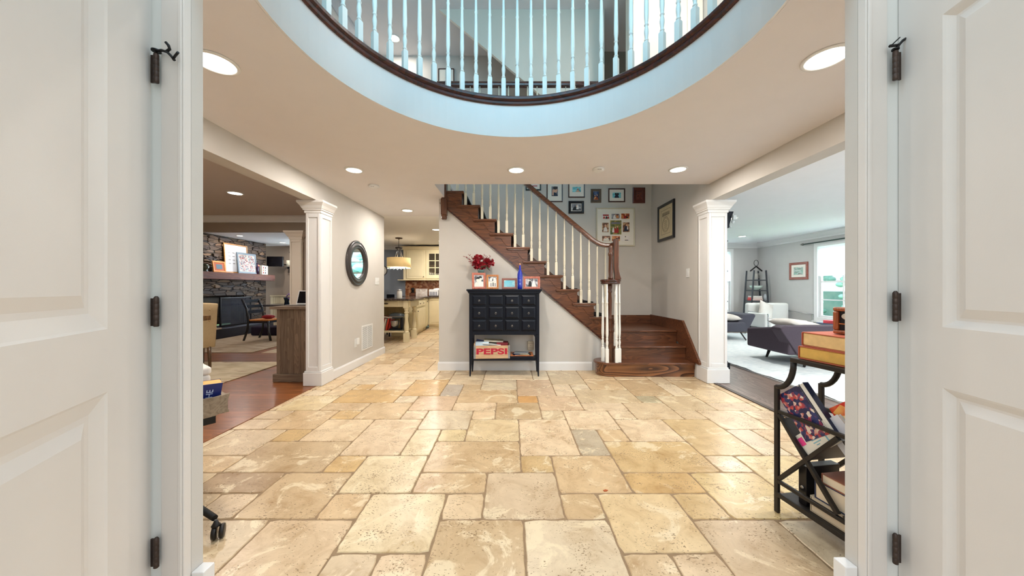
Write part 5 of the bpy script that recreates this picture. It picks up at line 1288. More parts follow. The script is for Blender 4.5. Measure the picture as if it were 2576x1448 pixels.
for x, y, t_ in ((.20, .20, .06), (.20, -.20, .06), (-.22, .20, -.02), (-.22, -.20, -.02)):
    b = MB(); P = [Mh @ Vector((x+t_, y, .001)), Mh @ Vector((x, y, .33))]; b.tube(P, .02, 8, rr=[.016, .026]); b.obj('leg', DW, tc)
for z, ys in ((.86, (-.18, -.06, .06, .18)), (.78, (-.12, 0, .12)), (.70, (-.18, -.06, .06, .18))):
    for y in ys:
        xb = .305+.25*(z-.7)+.0; MB().blob(Mh @ Vector((xb+.052-.04*(y/.27)**2, y, z)), .011, .011, .011, 1).obj('button', mat('button_tan', (176, 146, 104), .8), tc)
tb = thing('dining_table', 'brown wooden table edge in front of the tufted chair', 'table', (-5.4, 4.4, 0))
MB().box(-5.6, -3.85, 4.0, 4.22, .76, .82).obj('tabletop', wood('table_oak', (84, 56, 34), (140, 104, 66), 'X', 1, .4, .1), tb, bevel=.004)
for x in (-5.5, -4.2): 
    for y in (4.05, 4.17): MB().box(x-.04, x+.04, y-.04, y+.04, .013, .759).obj('leg', DW, tb)

# ------------------------------------------------------------------ family room with the stone fireplace
fp = thing('stone_fireplace', 'dark stacked stone chimney breast with a brick firebox', 'fireplace', (-7.1, 8.2, 0))
def stone_mat():
    m = bpy.data.materials.new('stacked_stone'); m.use_nodes = True; n, l = nodes(m); p = n['Principled BSDF']; p.inputs['Roughness'].default_value = .8
    tc = n.new('ShaderNodeTexCoord'); mp = n.new('ShaderNodeMapping'); mp.inputs['Scale'].default_value = (1, 2.6, 11); l.new(tc.outputs['Object'], mp.inputs['Vector'])
    nz = n.new('ShaderNodeTexNoise'); nz.inputs['Scale'].default_value = 1.6; l.new(mp.outputs[0], nz.inputs['Vector'])
    ad = n.new('ShaderNodeMix'); ad.data_type = 'RGBA'; ad.inputs['Factor'].default_value = .25; l.new(mp.outputs[0], ad.inputs[6]); l.new(nz.outputs['Color'], ad.inputs[7])
    v = n.new('ShaderNodeTexVoronoi'); v.feature = 'F1'; v.inputs['Scale'].default_value = 1.7; l.new(ad.outputs[2], v.inputs['Vector'])
    ve = n.new('ShaderNodeTexVoronoi'); ve.feature = 'DISTANCE_TO_EDGE'; ve.inputs['Scale'].default_value = 1.7; l.new(ad.outputs[2], ve.inputs['Vector'])
    sc = n.new('ShaderNodeSeparateColor'); l.new(v.outputs['Color'], sc.inputs[0])
    r = n.new('ShaderNodeValToRGB'); e = r.color_ramp.elements; e[0].position = 0; e[1].position = 1; e[0].color = lin(66, 54, 48); e[1].color = lin(136, 106, 78)
    a = e.new(.4); a.color = lin(98, 78, 60); a = e.new(.7); a.color = lin(64, 58, 60); l.new(sc.outputs[0], r.inputs[0])
    g = n.new('ShaderNodeMapRange'); g.inputs['From Max'].default_value = .06; l.new(ve.outputs[0], g.inputs['Value'])
    mx = n.new('ShaderNodeMix'); mx.data_type = 'RGBA'; l.new(g.outputs[0], mx.inputs['Factor']); mx.inputs[6].default_value = lin(34, 28, 26); l.new(r.outputs[0], mx.inputs[7])
    l.new(mx.outputs[2], p.inputs['Base Color'])
    b = n.new('ShaderNodeBump'); b.inputs['Strength'].default_value = 1; b.inputs['Distance'].default_value = .06; l.new(g.outputs[0], b.inputs['Height']); l.new(b.outputs[0], p.inputs['Normal'])
    return m
STONE = stone_mat()
# chimney face at x=-7.12 (slightly skewed plane), firebox opening 7.55..8.75
b = MB(); xf = -7.08
b.box(-7.5, xf, 6.0, 7.55, 0, CZ-.001).box(-7.5, xf, 8.78, 9.50, 0, CZ-.001).box(-7.5, xf, 7.55, 8.78, .98, CZ-.001)
rn2 = random.Random(3)
for k in range(230):         # proud stones
    y = rn2.uniform(6.1, 9.4); z = rn2.uniform(.1, 2.36); w = rn2.uniform(.10, .26); h = rn2.uniform(.04, .09)
    if 7.40 < y < 8.9 and z < 1.06: continue
    if 1.33 < z < 1.6 or y+w/2 > 9.49 or z+h > 2.42: continue
    b.box(xf-.02, xf+rn2.uniform(.012, .035), y-w/2, y+w/2, z-h/2, z+h/2)
b.obj('stonework', STONE, fp, bevel=.012)
BRK = bpy.data.materials.new('firebox_brick'); BRK.use_nodes = True; n, l = nodes(BRK)
br = n.new('ShaderNodeTexBrick'); br.inputs['Scale'].default_value = 4; br.inputs['Color1'].default_value = lin(96, 80, 62); br.inputs['Color2'].default_value = lin(120, 102, 78); br.inputs['Mortar'].default_value = lin(50, 42, 38)
tcc = n.new('ShaderNodeTexCoord'); mpp = n.new('ShaderNodeMapping'); mpp.inputs['Rotation'].default_value = (PI/2, 0, PI/2); l.new(tcc.outputs['Object'], mpp.inputs['Vector']); l.new(mpp.outputs[0], br.inputs['Vector']); l.new(br.outputs[0], n['Principled BSDF'].inputs['Base Color'])
MB().box(-7.5, -7.46, 7.55, 8.78, .25, .98).box(-7.46, xf-.02, 7.551, 7.58, .25, .98).box(-7.46, xf-.02, 8.75, 8.779, .25, .98).obj('firebox', BRK, fp)
MB().box(-7.46, -6.72, 6.6, 9.3, .001, .22).obj('hearth', mat('dark_slate', (46, 48, 58), .5, var=.15), fp, bevel=.01)
MB().box(-6.98, -6.70, 6.55, 7.62, .221, .255).obj('hearth_slab', mat('pale_hearth_slab', (196, 176, 156), .7), fp, bevel=.006)
mt = thing('mantel', 'thick reddish brown wooden mantel beam on the stone chimney', 'mantel', (-6.95, 8, 1.45))
MB().box(-7.04, -6.84, 6.4, 9.52, 1.375, 1.54).obj('beam', wood('mantel_beam', (70, 30, 16), (112, 56, 34), 'Y', .8, .7, 0), mt, bevel=.008)
fs = thing('fireplace_screen', 'black framed glass and mesh screen in front of the firebox', 'fireplace screen', (-6.98, 8.2, .25))
b = MB(); b.bar((-7.0, 7.92, .24), (-7.0, 7.92, .93), .03).bar((-7.0, 8.84, .24), (-7.0, 8.84, .93), .03).bar((-7.0, 7.905, .93), (-7.0, 8.855, .93), .03, .03).bar((-7.0, 7.93, .25), (-7.0, 8.83, .25), .03); b.obj('frame', BLACKM, fs)
MB().box(-7.002, -6.998, 7.935, 8.825, .265, .915).obj('screen_glass', mat('smoked_glass', (150, 160, 180), .08, trans=.9, ior=1.3, var=0), fs)
# things on the mantel
def mf(label, name, y, x, w, h, fm, bw, mm, shots, lean=.1, tilt=0, cat='picture frame'):
    M = Matrix.Translation((x, y, 1.541)) @ Matrix.Rotation(PI/2, 4, 'Z') @ Matrix.Rotation(-lean, 4, 'X') @ Matrix.Translation((0, 0, h/2))
    return framed(name, label, w, h, M, (x, y, 1.541), bw, .02, fm, mm=mm, shots=shots, cat=cat)
OAKL = wood('light_oak_frame', (150, 96, 40), (196, 140, 70), 'Y', 2, .4, .2)
mf('large oak framed whiteboard with faint writing leaning on the stone', 'whiteboard', 8.40, -7.0, .72, .74, OAKL, .035, mat('board_white', (226, 230, 238), .3), [(-.06, .0, .44, .4, mat('board_white', (226, 230, 238), .3), [('r', -.15+.12*(k % 3), .14-.09*(k//3), .035, .008, GY) for k in range(12)])], .06, cat='whiteboard')
mf('grey framed collage of many small photos on the mantel', 'collage_frame', 8.66, -6.93, .62, .54, mat('blue_grey_frame', (112, 126, 140), .4), .05, PAPER, [(0, 0, .50, .42, blotch('collage', [(40, 30, 34), (170, 60, 60), (214, 190, 176), (90, 130, 130), (230, 220, 210), (60, 50, 80)], 34, .4), [])])
mf('small orange wooden frame at the left on the mantel', 'photo_frame', 7.82, -6.93, .34, .265, wood('orange_frame', (200, 116, 40), (232, 156, 80), 'Y', 2, .4, .2), .04, mat('rust_mount', (176, 84, 44), .6), [(0, 0, .16, .11, mat('steel_blue_photo', (76, 100, 116), .4), [])], .14)
t = thing('candle_holder', 'round glass ornament beside the orange frame on the mantel', 'ornament', (-6.92, 7.44, 1.541))
MB().lathe([(.05, 0), (.06, .01), (.03, .03), (.07, .07), (.075, .12), (.05, .17), (.02, .18)], (-6.92, 7.44, 1.541), 20).obj('bowl', mat('green_brown_glass', (70, 74, 58), .1, coat=.6), t)
t = thing('card_block', 'white box with printed pictures at the right end of the mantel', 'box', (-6.92, 9.2, 1.541))
Mk = Matrix.Translation((-6.92, 9.2, 1.541)) @ Matrix.Rotation(.25, 4, 'Z'); MB().box(-.03, .03, -.17, .17, 0, .25, Mk).obj('card', PAPER, t)
for k, m_ in enumerate((RD, NV, SUN, GY, RD, BK)): MB().box(.0302, .031, -.12+.11*(k % 2), -.06+.11*(k % 2), .03+.07*(k//2), .07+.07*(k//2), Mk).obj('picture', m_, t)
t = thing('bottle', 'dark purple bottle between the collage and the white box on the mantel', 'bottle', (-6.93, 8.97, 1.541)); MB().lathe([(.04, 0), (.042, .18), (.016, .24), (.016, .31), (0, .31)], (-6.93, 8.97, 1.541), 16).obj('glass', mat('purple_glass', (48, 26, 58), .2), t)
t = thing('wall_ornament', 'small pink cloud shaped ornament on the stone beside the collage', 'ornament', (-7.03, 9.10, 1.80)); MB().blob((-7.035, 9.08, 1.80), .02, .07, .035, 2).blob((-7.035, 9.16, 1.785), .02, .05, .03, 2).obj('cloud', mat('salmon_pink', (236, 160, 140), .6), t)
# tv, sconce, curtain rod on the far wall
tv = thing('television', 'small black television on a wall bracket right of the stone chimney', 'television', (-6.9, 9.7, 1.9))
Mv = Matrix.Translation((-6.88, 9.62, 1.92)) @ Matrix.Rotation(.12, 4, 'Z')
MB().box(-.24, .20, -.03, .03, -.125, .165, Mv).obj('screen', mat('tv_black', (10, 10, 16), .25), tv, bevel=.006)
MB().bar((-6.86, 9.66, 1.9), (-6.75, 9.999, 1.85), .03).box(-6.80, -6.70, 9.985, 9.999, 1.75, 1.95).obj('bracket', BLACKM, tv)
sc = thing('wall_sconce', 'iron wall sconce with a square cream shade in the far corner', 'wall lamp', (-6.75, 9.9, 1.75))
MB().lathe([(.075, 0), (.075, .19)], (-6.64, 9.84, 1.80), 18).obj('shade', mat('sconce_shade', (206, 204, 184), .7), sc)
MB().tube([(-6.64, 9.84, 1.795), (-6.64, 9.84, 1.62)], .02, 8).tube([(-6.64, 9.84, 1.66), (-6.60, 9.90, 1.60), (-6.55, 9.97, 1.66)], .01, 8).box(-6.58, -6.52, 9.985, 9.999, 1.5, 1.8).lathe([(.05, 1.775), (.06, 1.799)], (-6.64, 9.84, 0), 16).obj('arm', BLACKM, sc)
t = thing('curtain_rod', 'black curtain rod end with a round finial on the far wall', 'curtain rod', (-6.5, 9.92, 2.2)); MB().tube([(-6.62, 9.9, 2.24), (-5.0, 9.9, 2.24)], .012, 8).box(-6.51, -6.48, 9.9, 9.999, 2.23, 2.25).obj('rod', BLACKM, t); MB().blob((-6.65, 9.9, 2.24), .035, .035, .035, 2).obj('finial', BLACKM, t)
# wainscot beadboard
b = MB(); b.box(-7.3, -4.62, 9.975, 9.999, 0, .92)
for k in range(48): b.box(-7.25+.055*k, -7.21+.055*k, 9.968, 9.975, .02, .90)
struct(b.obj('trim_12', mat('cream_beadboard', (206, 192, 158), .5)), 'cream beadboard on the far wall'); struct(MB().box(-7.3, -4.62, 9.95, 9.999, .921, .95).obj('trim_13', mat('cream_beadboard', (206, 192, 158), .5)))
# nook table with vase, wooden side chair, ottoman
t = thing('breakfast_table', 'dark pedestal table in front of the beadboard', 'table', (-6.0, 8.7, 0)); MB().box(-6.55, -5.2, 8.3, 9.2, .705, .735).obj('tabletop', mat('dark_table', (30, 26, 34), .25), t, bevel=.006); MB().lathe([(.25, .001), (.24, .03), (.06, .08), (.05, .704)], (-5.8, 8.75, 0), 18).obj('pedestal', mat('dark_table', (30, 26, 34), .25), t)
t = thing('flower_vase', 'dark glass vase with purple flowers on the far table', 'flowers', (-5.80, 8.5, .736)); MB().lathe([(.05, 0), (.06, .01), (.05, .1), (.075, .19), (.06, .19), (.04, .1), (0, .09)], (-5.80, 8.5, .736), 16).obj('vase', mat('teal_black_glass', (20, 36, 50), .1), t)
b = MB(); rn = random.Random(2)
for k in range(26): b.blob((-5.72+rn.uniform(-.09, .09), 8.5+rn.uniform(-.08, .08), .96+rn.uniform(-.06, .09)), .022, .022, .02, 1)
b.obj('blossoms', mat('purple_blossom', (140, 104, 160), .7, var=.3, scale=30), t)['kind'] = 'stuff'
BLC = mat('black_chair_wood', (18, 18, 28), .25, coat=.4)
sc_ = thing('side_chair', 'glossy black ladder back chair with an orange rush seat by the fireplace', 'chair', (-5.55, 7.5, 0))
for y in (7.25, 7.70):
    MB().tube([(-5.90, y, .001), (-5.82, y, .22), (-5.79, y, .45), (-5.83, y, .70), (-5.93, y, .92)], .022, 8).obj('back_post', BLC, sc_)
    MB().tube([(-5.30, y, .001), (-5.34, y, .2), (-5.36, y, .44)], .024, 8).obj('leg', BLC, sc_)
for z, x in ((.88, -5.912), (.76, -5.858), (.64, -5.815)): MB().box(x-.010, x+.010, 7.26, 7.69, z-.035, z+.035).obj('back_slat', BLC, sc_, bevel=.004)
MB().box(-5.80, -5.34, 7.24, 7.71, .40, .44).obj('seat_rail', BLC, sc_); MB().box(-5.80, -5.35, 7.25, 7.70, .441, .475).obj('rush_seat', mat('orange_rush', (196, 124, 62), .8, var=.15, scale=50), sc_, bevel=.012)
tag(MB().cushion(.22, .16, .09, Matrix.Translation((-5.50, 7.45, .521))).obj('cloth_bundle', mat('red_cloth', (150, 30, 40), .8, var=.2)), 'small red cloth bundle on the black chair seat', 'cloth')
tag(MB().box(-6.35, -5.35, 8.0, 8.28, .013, .24).obj('storage_bench', mat('dark_plum_fabric', (36, 22, 44), .8), bevel=.04, seg=4), 'low dark plum ottoman behind the black chair', 'ottoman')

# ------------------------------------------------------------------ kitchen
isl = thing('kitchen_island', 'cream kitchen island with turned legs, a lower shelf and a dark granite top', 'kitchen island', (-3.2, 7.5, 0))
GRAN = blotch('dark_granite', [(30, 24, 24), (70, 58, 54), (110, 96, 88)], 60, .12)
MB().box(-4.2, -2.10, 7.05, 7.85, .90, .935).obj('worktop', GRAN, isl, bevel=.006)
MB().box(-4.1, -2.20, 7.16, 7.80, .76, .899).obj('apron', CREAMC, isl, bevel=.003)
MB().box(-4.0, -2.35, 7.18, 7.70, .20, .235).obj('lower_shelf', CREAMC, isl, bevel=.003)
def turned(x, y):
    b = MB(); b.box(x-.055, x+.055, y-.055, y+.055, .001, .20); b.box(x-.055, x+.055, y-.055, y+.055, .735, .899)
    b.lathe([(.05, .20), (.055, .215), (.04, .23), (.048, .26), (.052, .33), (.038, .44), (.034, .50), (.045, .58), (.040, .60), (.034, .61), (.05, .63), (.05, .645), (.034, .66), (.045, .70), (.05, .735)], (x, y, 0), 18)
    return b
for x, y in ((-2.29, 7.16), (-2.29, 7.72), (-4.05, 7.16)): turned(x, y).obj('turned_leg', CREAMC, isl, bevel=.003)
for x0, x1 in ((-2.98, -2.48), (-3.52, -3.04)):
    d = MB().box(x0, x1, 7.146, 7.159, .785, .875).obj('drawer', CREAMC, isl, bevel=.004)
    MB().blob(((x0+x1)/2, 7.135, .83), .055, .012, .014, 2).obj('pull', BRONZE, d)
b = MB(); b.box(-4.0, -2.42, 7.71, 7.74, .236, .76)
for k in range(30): b.box(-3.98+.052*k, -3.94+.052*k, 7.703, 7.71, .24, .755)
b.obj('beadboard_back', mat('khaki_beadboard', (160, 144, 104), .5), isl)
# mixer, books on the island shelf
mx = thing('stand_mixer', 'silver and black stand mixer with a steel bowl on the island shelf', 'mixer', (-2.52, 7.36, .236)); X, Y = -2.55, 7.36
MB().box(X-.17, X+.14, Y-.10, Y+.10, .2365, .275).obj('base', mat('mixer_black', (30, 32, 38), .25), mx, bevel=.02, seg=3)
MB().box(X+.07, X+.14, Y-.05, Y+.05, .276, .50).obj('column', mat('mixer_black', (30, 32, 38), .25), mx, bevel=.015)
MB().blob((X-.02, Y, .555), .17, .075, .07, 3, .8).obj('head', mat('mixer_grey', (96, 108, 120), .2, metal=.5), mx)
MB().box(X-.17, X+.13, Y-.078, Y+.078, .53, .55).obj('trim_band', CHROME, mx)
MB().lathe([(.05, 0), (.06, .01), (.095, .06), (.105, .15), (.108, .17), (.098, .17), (.05, .02)], (X-.06, Y, .278), 24).obj('bowl', CHROME, mx)
cols = [('yellow box file at the left of the island shelf', (236, 206, 60), -3.00, .05, .34), ('navy binder beside the yellow file', (26, 30, 60), -2.97, .0, .0)]
for k, (lab, cc, h, w, tl) in enumerate((('tall yellow book at the left end of the island shelf', (232, 204, 60), .34, .035, -.02), ('navy book next to the yellow one on the island shelf', (28, 32, 64), .24, .03, .0),
     ('leftmost leaning red cookbook on the island shelf', (196, 52, 40), .27, .03, .18), ('white spined cookbook between the red ones', (226, 216, 200), .26, .03, .2), ('second leaning red cookbook, right of the white spine', (204, 60, 44), .27, .032, .22), ('dark red book beside the mixer bowl', (150, 34, 34), .25, .028, .26))):
    x = -3.035+.055*k+(.02 if k > 1 else 0)
    M = Matrix.Translation((x, 7.28, .2365+.004)) @ Matrix.Rotation(tl, 4, 'Y')
    t = thing('cookbook', lab, 'book', (x, 7.28, .2365)); MB().box(0, w, 0, .2, 0, h, M).obj('cover', mat('cookbook_%d' % k, cc, .5), t, bevel=.002); MB().box(.004, w-.004, -.002, .15, h+.0003, h+.002, M).obj('pages', PAPER, t)
flatbook('cookbook', 'brown book lying across the tops of the leaning cookbooks', 'book', (-2.80, 7.38, .515), .30, .20, .03, 0, .12, mat('brown_cover', (130, 84, 70), .5))
# island top things
t = thing('canister', 'white lidded canister on the island worktop', 'canister', (-2.46, 7.3, .936)); MB().lathe([(.055, 0), (.058, .01), (.058, .13), (.05, .15), (.05, .17)], (-2.49, 7.3, .936), 20).obj('jar', mat('white_glaze', (220, 218, 210), .2), t); MB().lathe([(.053, .171), (.053, .19), (.01, .2)], (-2.49, 7.3, .936), 20).obj('lid', CHROME, t)
for k, x in enumerate((-3.32, -3.05)):
    t = thing('bar_stool', ('left' if k == 0 else 'right')+' black bar stool back showing over the island worktop', 'stool', (x, 8.15, 0), group='bar stools behind the island')
    MB().box(x-.10, x+.10, 8.28, 8.30, .86, 1.01).obj('backrest', BLACKP, t, bevel=.008); MB().box(x-.10, x+.10, 7.98, 8.27, .64, .68).obj('seat', BLACKP, t, bevel=.01)
    for sx in (-1, 1):
        for y in (7.97, 8.285): MB().box(x+sx*.085-.012, x+sx*.085+.012, y-.012, y+.012, .001, .639 if y < 8 else .86).obj('leg', BLACKP, t)
# base cabinets: angled run, then back run
bc = thing('base_cabinets', 'cream base cabinets with raised panels turning the kitchen corner', 'cabinet', (-2.6, 9, 0))
def cabinet_run(p0, p1, dep, panels, parent, z0=.10, z1=.895, knobs=True):
    p0 = Vector((p0[0], p0[1], 0)); p1 = Vector((p1[0], p1[1], 0)); d = (p1-p0); L = d.length; d.normalize(); nn = Vector((-d.y, d.x, 0))
    M = Matrix(((d.x, nn.x, 0, p0.x), (d.y, nn.y, 0, p0.y), (0, 0, 1, 0), (0, 0, 0, 1)))
    MB().box(0, L, 0, dep, z0, z1, M).obj('carcass', CREAMC, parent); MB().box(.0, L, .06, dep-.01, .001, z0, M).obj('toe_kick', CREAMC, parent)
    for (a, c, q0, q1, kind) in panels:
        b = MB(); a *= L; c *= L
        b.box(a, c, -.018, -.0005, q0, q1, M); e = .055 if kind == 'door' else .02
        b.box(a+e, c-e, -.024, -.0185, q0+e, q1-e, M)
        o = b.obj('door' if kind == 'door' else 'drawer', CREAMC, parent, bevel=.003)
        if kind == 'door': MB().blob(M @ Vector((c-.03 if c < L*.6 else a+.03, -.035, q1-.06 if z0 < 1 else q0+.05)), .014, .014, .014, 1).obj('knob', BRONZE, o)
        else:
            for u in (.3, .7): MB().blob(M @ Vector((a+(c-a)*u, -.03, (q0+q1)/2)), .014, .014, .014, 1).obj('knob', BRONZE, o)
cabinet_run((-2.33, 8.02), (-2.38, 9.05), .6, [(.04, .96, .14, .66, 'door'), (.04, .96, .69, .86, 'drawer')], bc)
cabinet_run((-2.40, 9.48), (-1.30, 9.48), .56, [(.02, .34, .14, .86, 'door'), (.36, .66, .14, .86, 'door'), (.68, .98, .14, .86, 'door')], bc)
cabinet_run((-2.37, 9.07), (-2.41, 9.45), .4, [(.05, .95, .14, .86, 'door')], bc)
ctp = MB(); ctp.prism([(-2.30, 7.95), (-2.35, 9.42), (-1.28, 9.42), (-1.28, 10.02), (-3.3, 10.02), (-3.3, 9.5), (-2.93, 9.5), (-2.93, 7.95)], 'Z', .897, .935); tag(ctp.obj('kitchen_counter', GRAN, bevel=.005), 'dark granite counter on the corner base cabinets', 'worktop')
b = MB(); TIN = blotch('copper_tin', [(130, 70, 40), (176, 104, 62), (214, 170, 130)], 20, .35); b.box(-3.24, -1.3, 10.030, 10.048, .936, 1.41)
for i in range(26):
    for j in range(7):
        x = -3.20+.072*i; z = .965+.068*j
        for r in (.026,):
            for q in range(8):
                a = 2*PI*q/8; a2 = 2*PI*(q+1)/8
                b.prism([(x+r*math.cos(a), z+r*math.sin(a)), (x+r*math.cos(a2), z+r*math.sin(a2)), (x+(r-.010)*math.cos(a2), z+(r-.010)*math.sin(a2)), (x+(r-.010)*math.cos(a), z+(r-.010)*math.sin(a))], 'Y', 10.022, 10.0298)
o = b.obj('backsplash', [TIN]); tag(o, 'copper coloured pressed tin backsplash with rows of rings', 'backsplash')
uc = thing('wall_cabinets', 'cream wall cabinets with glazed doors above the copper backsplash', 'cabinet', (-2.3, 9.9, 1.42))
MB().box(-3.20, -1.3, 9.72, 10.045, 1.42, 2.30).obj('carcass', CREAMC, uc)
MB().sweep([(0, 0), (.02, 0), (.05, .06), (.07, .09), (0, .09)], [(-3.20, 10.0, 2.30), (-3.20, 9.72, 2.30), (-1.3, 9.72, 2.30)]).obj('cornice', CREAMC, uc)
MB().box(-3.36, -1.3, 9.68, 10.04, 1.395, 1.419).obj('under_shelf', CREAMC, uc, bevel=.004)
b = MB(); b.box(-3.10, -2.56, 9.70, 9.7195, 1.45, 2.27).box(-3.04, -2.62, 9.694, 9.6995, 1.51, 2.21); d = b.obj('door', CREAMC, uc, bevel=.003); MB().blob((-2.60, 9.685, 1.50), .016, .016, .016, 1).obj('knob', BRONZE, d)
for x0, x1, kx in ((-2.53, -1.99, -2.03), (-1.96, -1.42, -1.92)):
    b = MB(); b.box(x0, x0+.09, 9.70, 9.7195, 1.45, 2.27).box(x1-.09, x1, 9.70, 9.7195, 1.45, 2.27).box(x0+.09, x1-.09, 9.70, 9.7195, 1.45, 1.56).box(x0+.09, x1-.09, 9.70, 9.7195, 2.18, 2.27)
    xm = (x0+x1)/2; b.box(xm-.012, xm+.012, 9.705, 9.7195, 1.56, 2.18)
    for z in (1.766, 1.973): b.box(x0+.09, x1-.09, 9.705, 9.7195, z-.012, z+.012)
    d = b.obj('door', CREAMC, uc); MB().box(x0+.09, x1-.09, 9.7155, 9.7192, 1.56, 2.18).obj('glass', mat('cabinet_glass', (70, 62, 52), .06, var=.3, scale=5), d)
    b = MB()
    for k in range(5): b.blob((x0+.14+.06*k, 9.714, 1.585), .022, .002, .014, 1)
    b.obj('dishes', PAPER, d); MB().blob((kx, 9.685, 1.50), .016, .016, .016, 1).obj('knob', BRONZE, d)
tl = thing('dish_towel', 'white towel draped on the counter right of the coffee tin', 'towel', (-2.35, 9.7, .936)); MB().box(-2.44, -2.16, 9.66, 9.80, .936, 1.13).blob((-2.2, 9.73, 1.12), .13, .06, .05, 2).obj('cloth', mat('towel_white', (226, 226, 226), .9), tl, bevel=.02)
b = MB()
for k in range(5): b.box(-2.40+.045*k, -2.385+.045*k, 9.652, 9.659, .95, 1.06)
b.obj('stripes', NAVY, tl)
t = thing('cookbook_stand', 'open picture book propped on the kitchen counter', 'book', (-2.75, 9.7, .936)); MB().box(-2.84, -2.50, 9.74, 9.76, .936, 1.15).obj('pages', blotch('open_book', [(226, 222, 216), (176, 160, 150), (236, 232, 226)], 14, .5), t)
t = thing('coffee_grinder', 'brown coffee grinder against the copper backsplash', 'grinder', (-2.93, 9.75, .936)); MB().box(-3.01, -2.85, 9.68, 9.82, .936, 1.03).obj('base', mat('brown_base', (92, 54, 38), .4), t, bevel=.008); MB().lathe([(.06, 0), (.03, .05), (.05, .08), (.05, .13), (.01, .15)], (-2.93, 9.75, 1.031), 16).obj('hopper', BLACKM, t)
# pendant
pd = thing('pendant_lamp', 'pendant lamp with a pleated cream drum shade over the kitchen island', 'lamp', (-2.87, 8.37, CZ))
X, Y = -2.87, 8.37
MB().lathe([(.09, CZ-.001), (.085, CZ-.02), (.02, CZ-.03), (.01, CZ-.045)], (X, Y, 0), 20).obj('canopy', BRONZE, pd)
MB().tube([(X, Y, CZ-.04), (X, Y, 2.21)], .006, 8).obj('chain', BRONZE, pd)
MB().lathe([(.03, 2.21), (.09, 2.20), (.085, 2.17), (.05, 2.155), (.04, 2.13)], (X, Y, 0), 20).obj('collar', mat('charcoal_metal', (56, 54, 56), .4, metal=.5), pd)
for k in range(4):
    a = PI/4+k*PI/2; MB().tube([(X+.04*math.cos(a), Y+.04*math.sin(a), 2.15), (X+.07*math.cos(a), Y+.07*math.sin(a), 2.03), (X+.11*math.cos(a), Y+.11*math.sin(a), 1.93)], .007, 6).obj('arm', CHROME, pd)
b = MB()
for s_ in (1, -1):
    R0, R1 = .288, .282
    rr_ = [[b.bm.verts.new((X+r*math.cos(2*PI*i/48), Y+r*math.sin(2*PI*i/48), z)) for i in range(48)] for r, z in ((R0, 1.93), (R0, 1.70), (R1, 1.70), (R1, 1.93))]
    if s_ == 1:
        for k in range(4):
            for i in range(48): b._f([rr_[k][i], rr_[k][(i+1) % 48], rr_[(k+1) % 4][(i+1) % 48], rr_[(k+1) % 4][i]], True)
b.obj('drum_shade', mat('lit_linen_shade', (226, 196, 140), .8, emit=(232, 196, 130), estr=.35), pd)
b = MB(); b.lathe([(.20, 1.69), (.20, 1.70), (.01, 1.70)], (X, Y, 0), 24)
for a in (0, PI): b.box(X-.29, X+.29, Y-.006, Y+.006, 1.665, 1.675)
b.obj('diffuser', mat('diffuser_glow', (255, 246, 226), .5, emit=(255, 240, 214), estr=4), pd)
for k in range(5): MB().blob((X-.2+.1*k, Y-.1, 1.66), .02, .02, .035, 1).obj('glass_drop', mat('crystal', (170, 200, 214), .05, metal=.3), pd)
ll = bpy.data.lights.new('lamp_light', 'POINT'); ll.energy = 10; ll.color = WARM; ll.shadow_soft_size = .1; lo = bpy.data.objects.new('lamp_light', ll); C.objects.link(lo); lo.parent = pd; lo.location = (0, 0, -.80)
t = thing('wall_clock', 'round pale wall clock on the blue grey kitchen wall', 'clock', (-3.93, 10.04, 1.70))
Mc2 = Matrix.Translation((-3.95, 10.049, 1.70)) @ Matrix.Rotation(PI/2, 4, 'X'); MB().lathe([(.15, 0), (.16, .015), (.145, .02), (.145, .006)], (0, 0, 0), 32, Mc2).obj('rim', BLACKM, t); MB().lathe([(.144, .001), (.144, .006), (.01, .007)], (0, 0, 0), 32, Mc2).obj('face', PAPER, t)

# ------------------------------------------------------------------ living room
SHAG = blotch('white_shag', [(196, 206, 208), (216, 222, 222), (230, 232, 230)], 16, .95, vor=False, mapping=(1, 2.6, 1), bump=.3)
b = MB(); nx, ny = 44, 60; V = {}
rn = random.Random(9)
for i in range(nx+1):
    for j in range(ny+1): V[i, j] = b.bm.verts.new((3.33+3.3*i/nx, 3.0+5.4*j/ny, .022+rn.uniform(-.006, .012)))
for i in range(nx):
    for j in range(ny): b._f([V[i, j], V[i+1, j], V[i+1, j+1], V[i, j+1]], True)
b.box(3.335, 6.625, 3.005, 8.395, .0005, .015)
tag(b.obj('shag_rug', SHAG, recalc=False), 'white shag rug on the living room floor', 'rug')
SOFA = mat('charcoal_sofa_fabric', (66, 66, 76), .8, var=.05, scale=50, bump=.1, bscale=300); SOFA2 = mat('plum_grey_sofa_fabric', (72, 62, 72), .8, var=.05, scale=50, bump=.1, bscale=300)
PIL = blotch('pale_pillow', [(186, 178, 168), (214, 208, 200), (224, 220, 214)], 5, .85, vor=False); LEGD = mat('dark_sofa_leg', (38, 32, 32), .4)
s1 = thing('sofa', 'plum grey sofa seen from its outer side nearest the hall', 'sofa', (4.6, 4.9, 0))
b = MB(); b.prism([(3.84, .59), (3.92, .625), (5.9, .625), (5.9, .16), (4.26, .16), (4.08, .22)], 'Y', 4.72, 4.92); b.obj('back', SOFA2, s1, bevel=.03, seg=4)
MB().box(4.2, 5.9, 4.925, 5.62, .18, .42).obj('seat', SOFA2, s1, bevel=.03, seg=4)
MB().prism([(4.72, .62), (5.60, .50), (5.60, .2), (4.75, .2)], 'X', 3.98, 4.19).obj('arm', SOFA2, s1, bevel=.03, seg=4)
for x, y, dx in ((4.30, 4.80, -.08), (5.7, 4.80, .06), (4.30, 5.5, -.08), (5.7, 5.5, .06)): MB().tube([(x, y, .17), (x+dx, y-.03, .03)], .02, 8, rr=[.026, .016]).obj('leg', LEGD, s1)
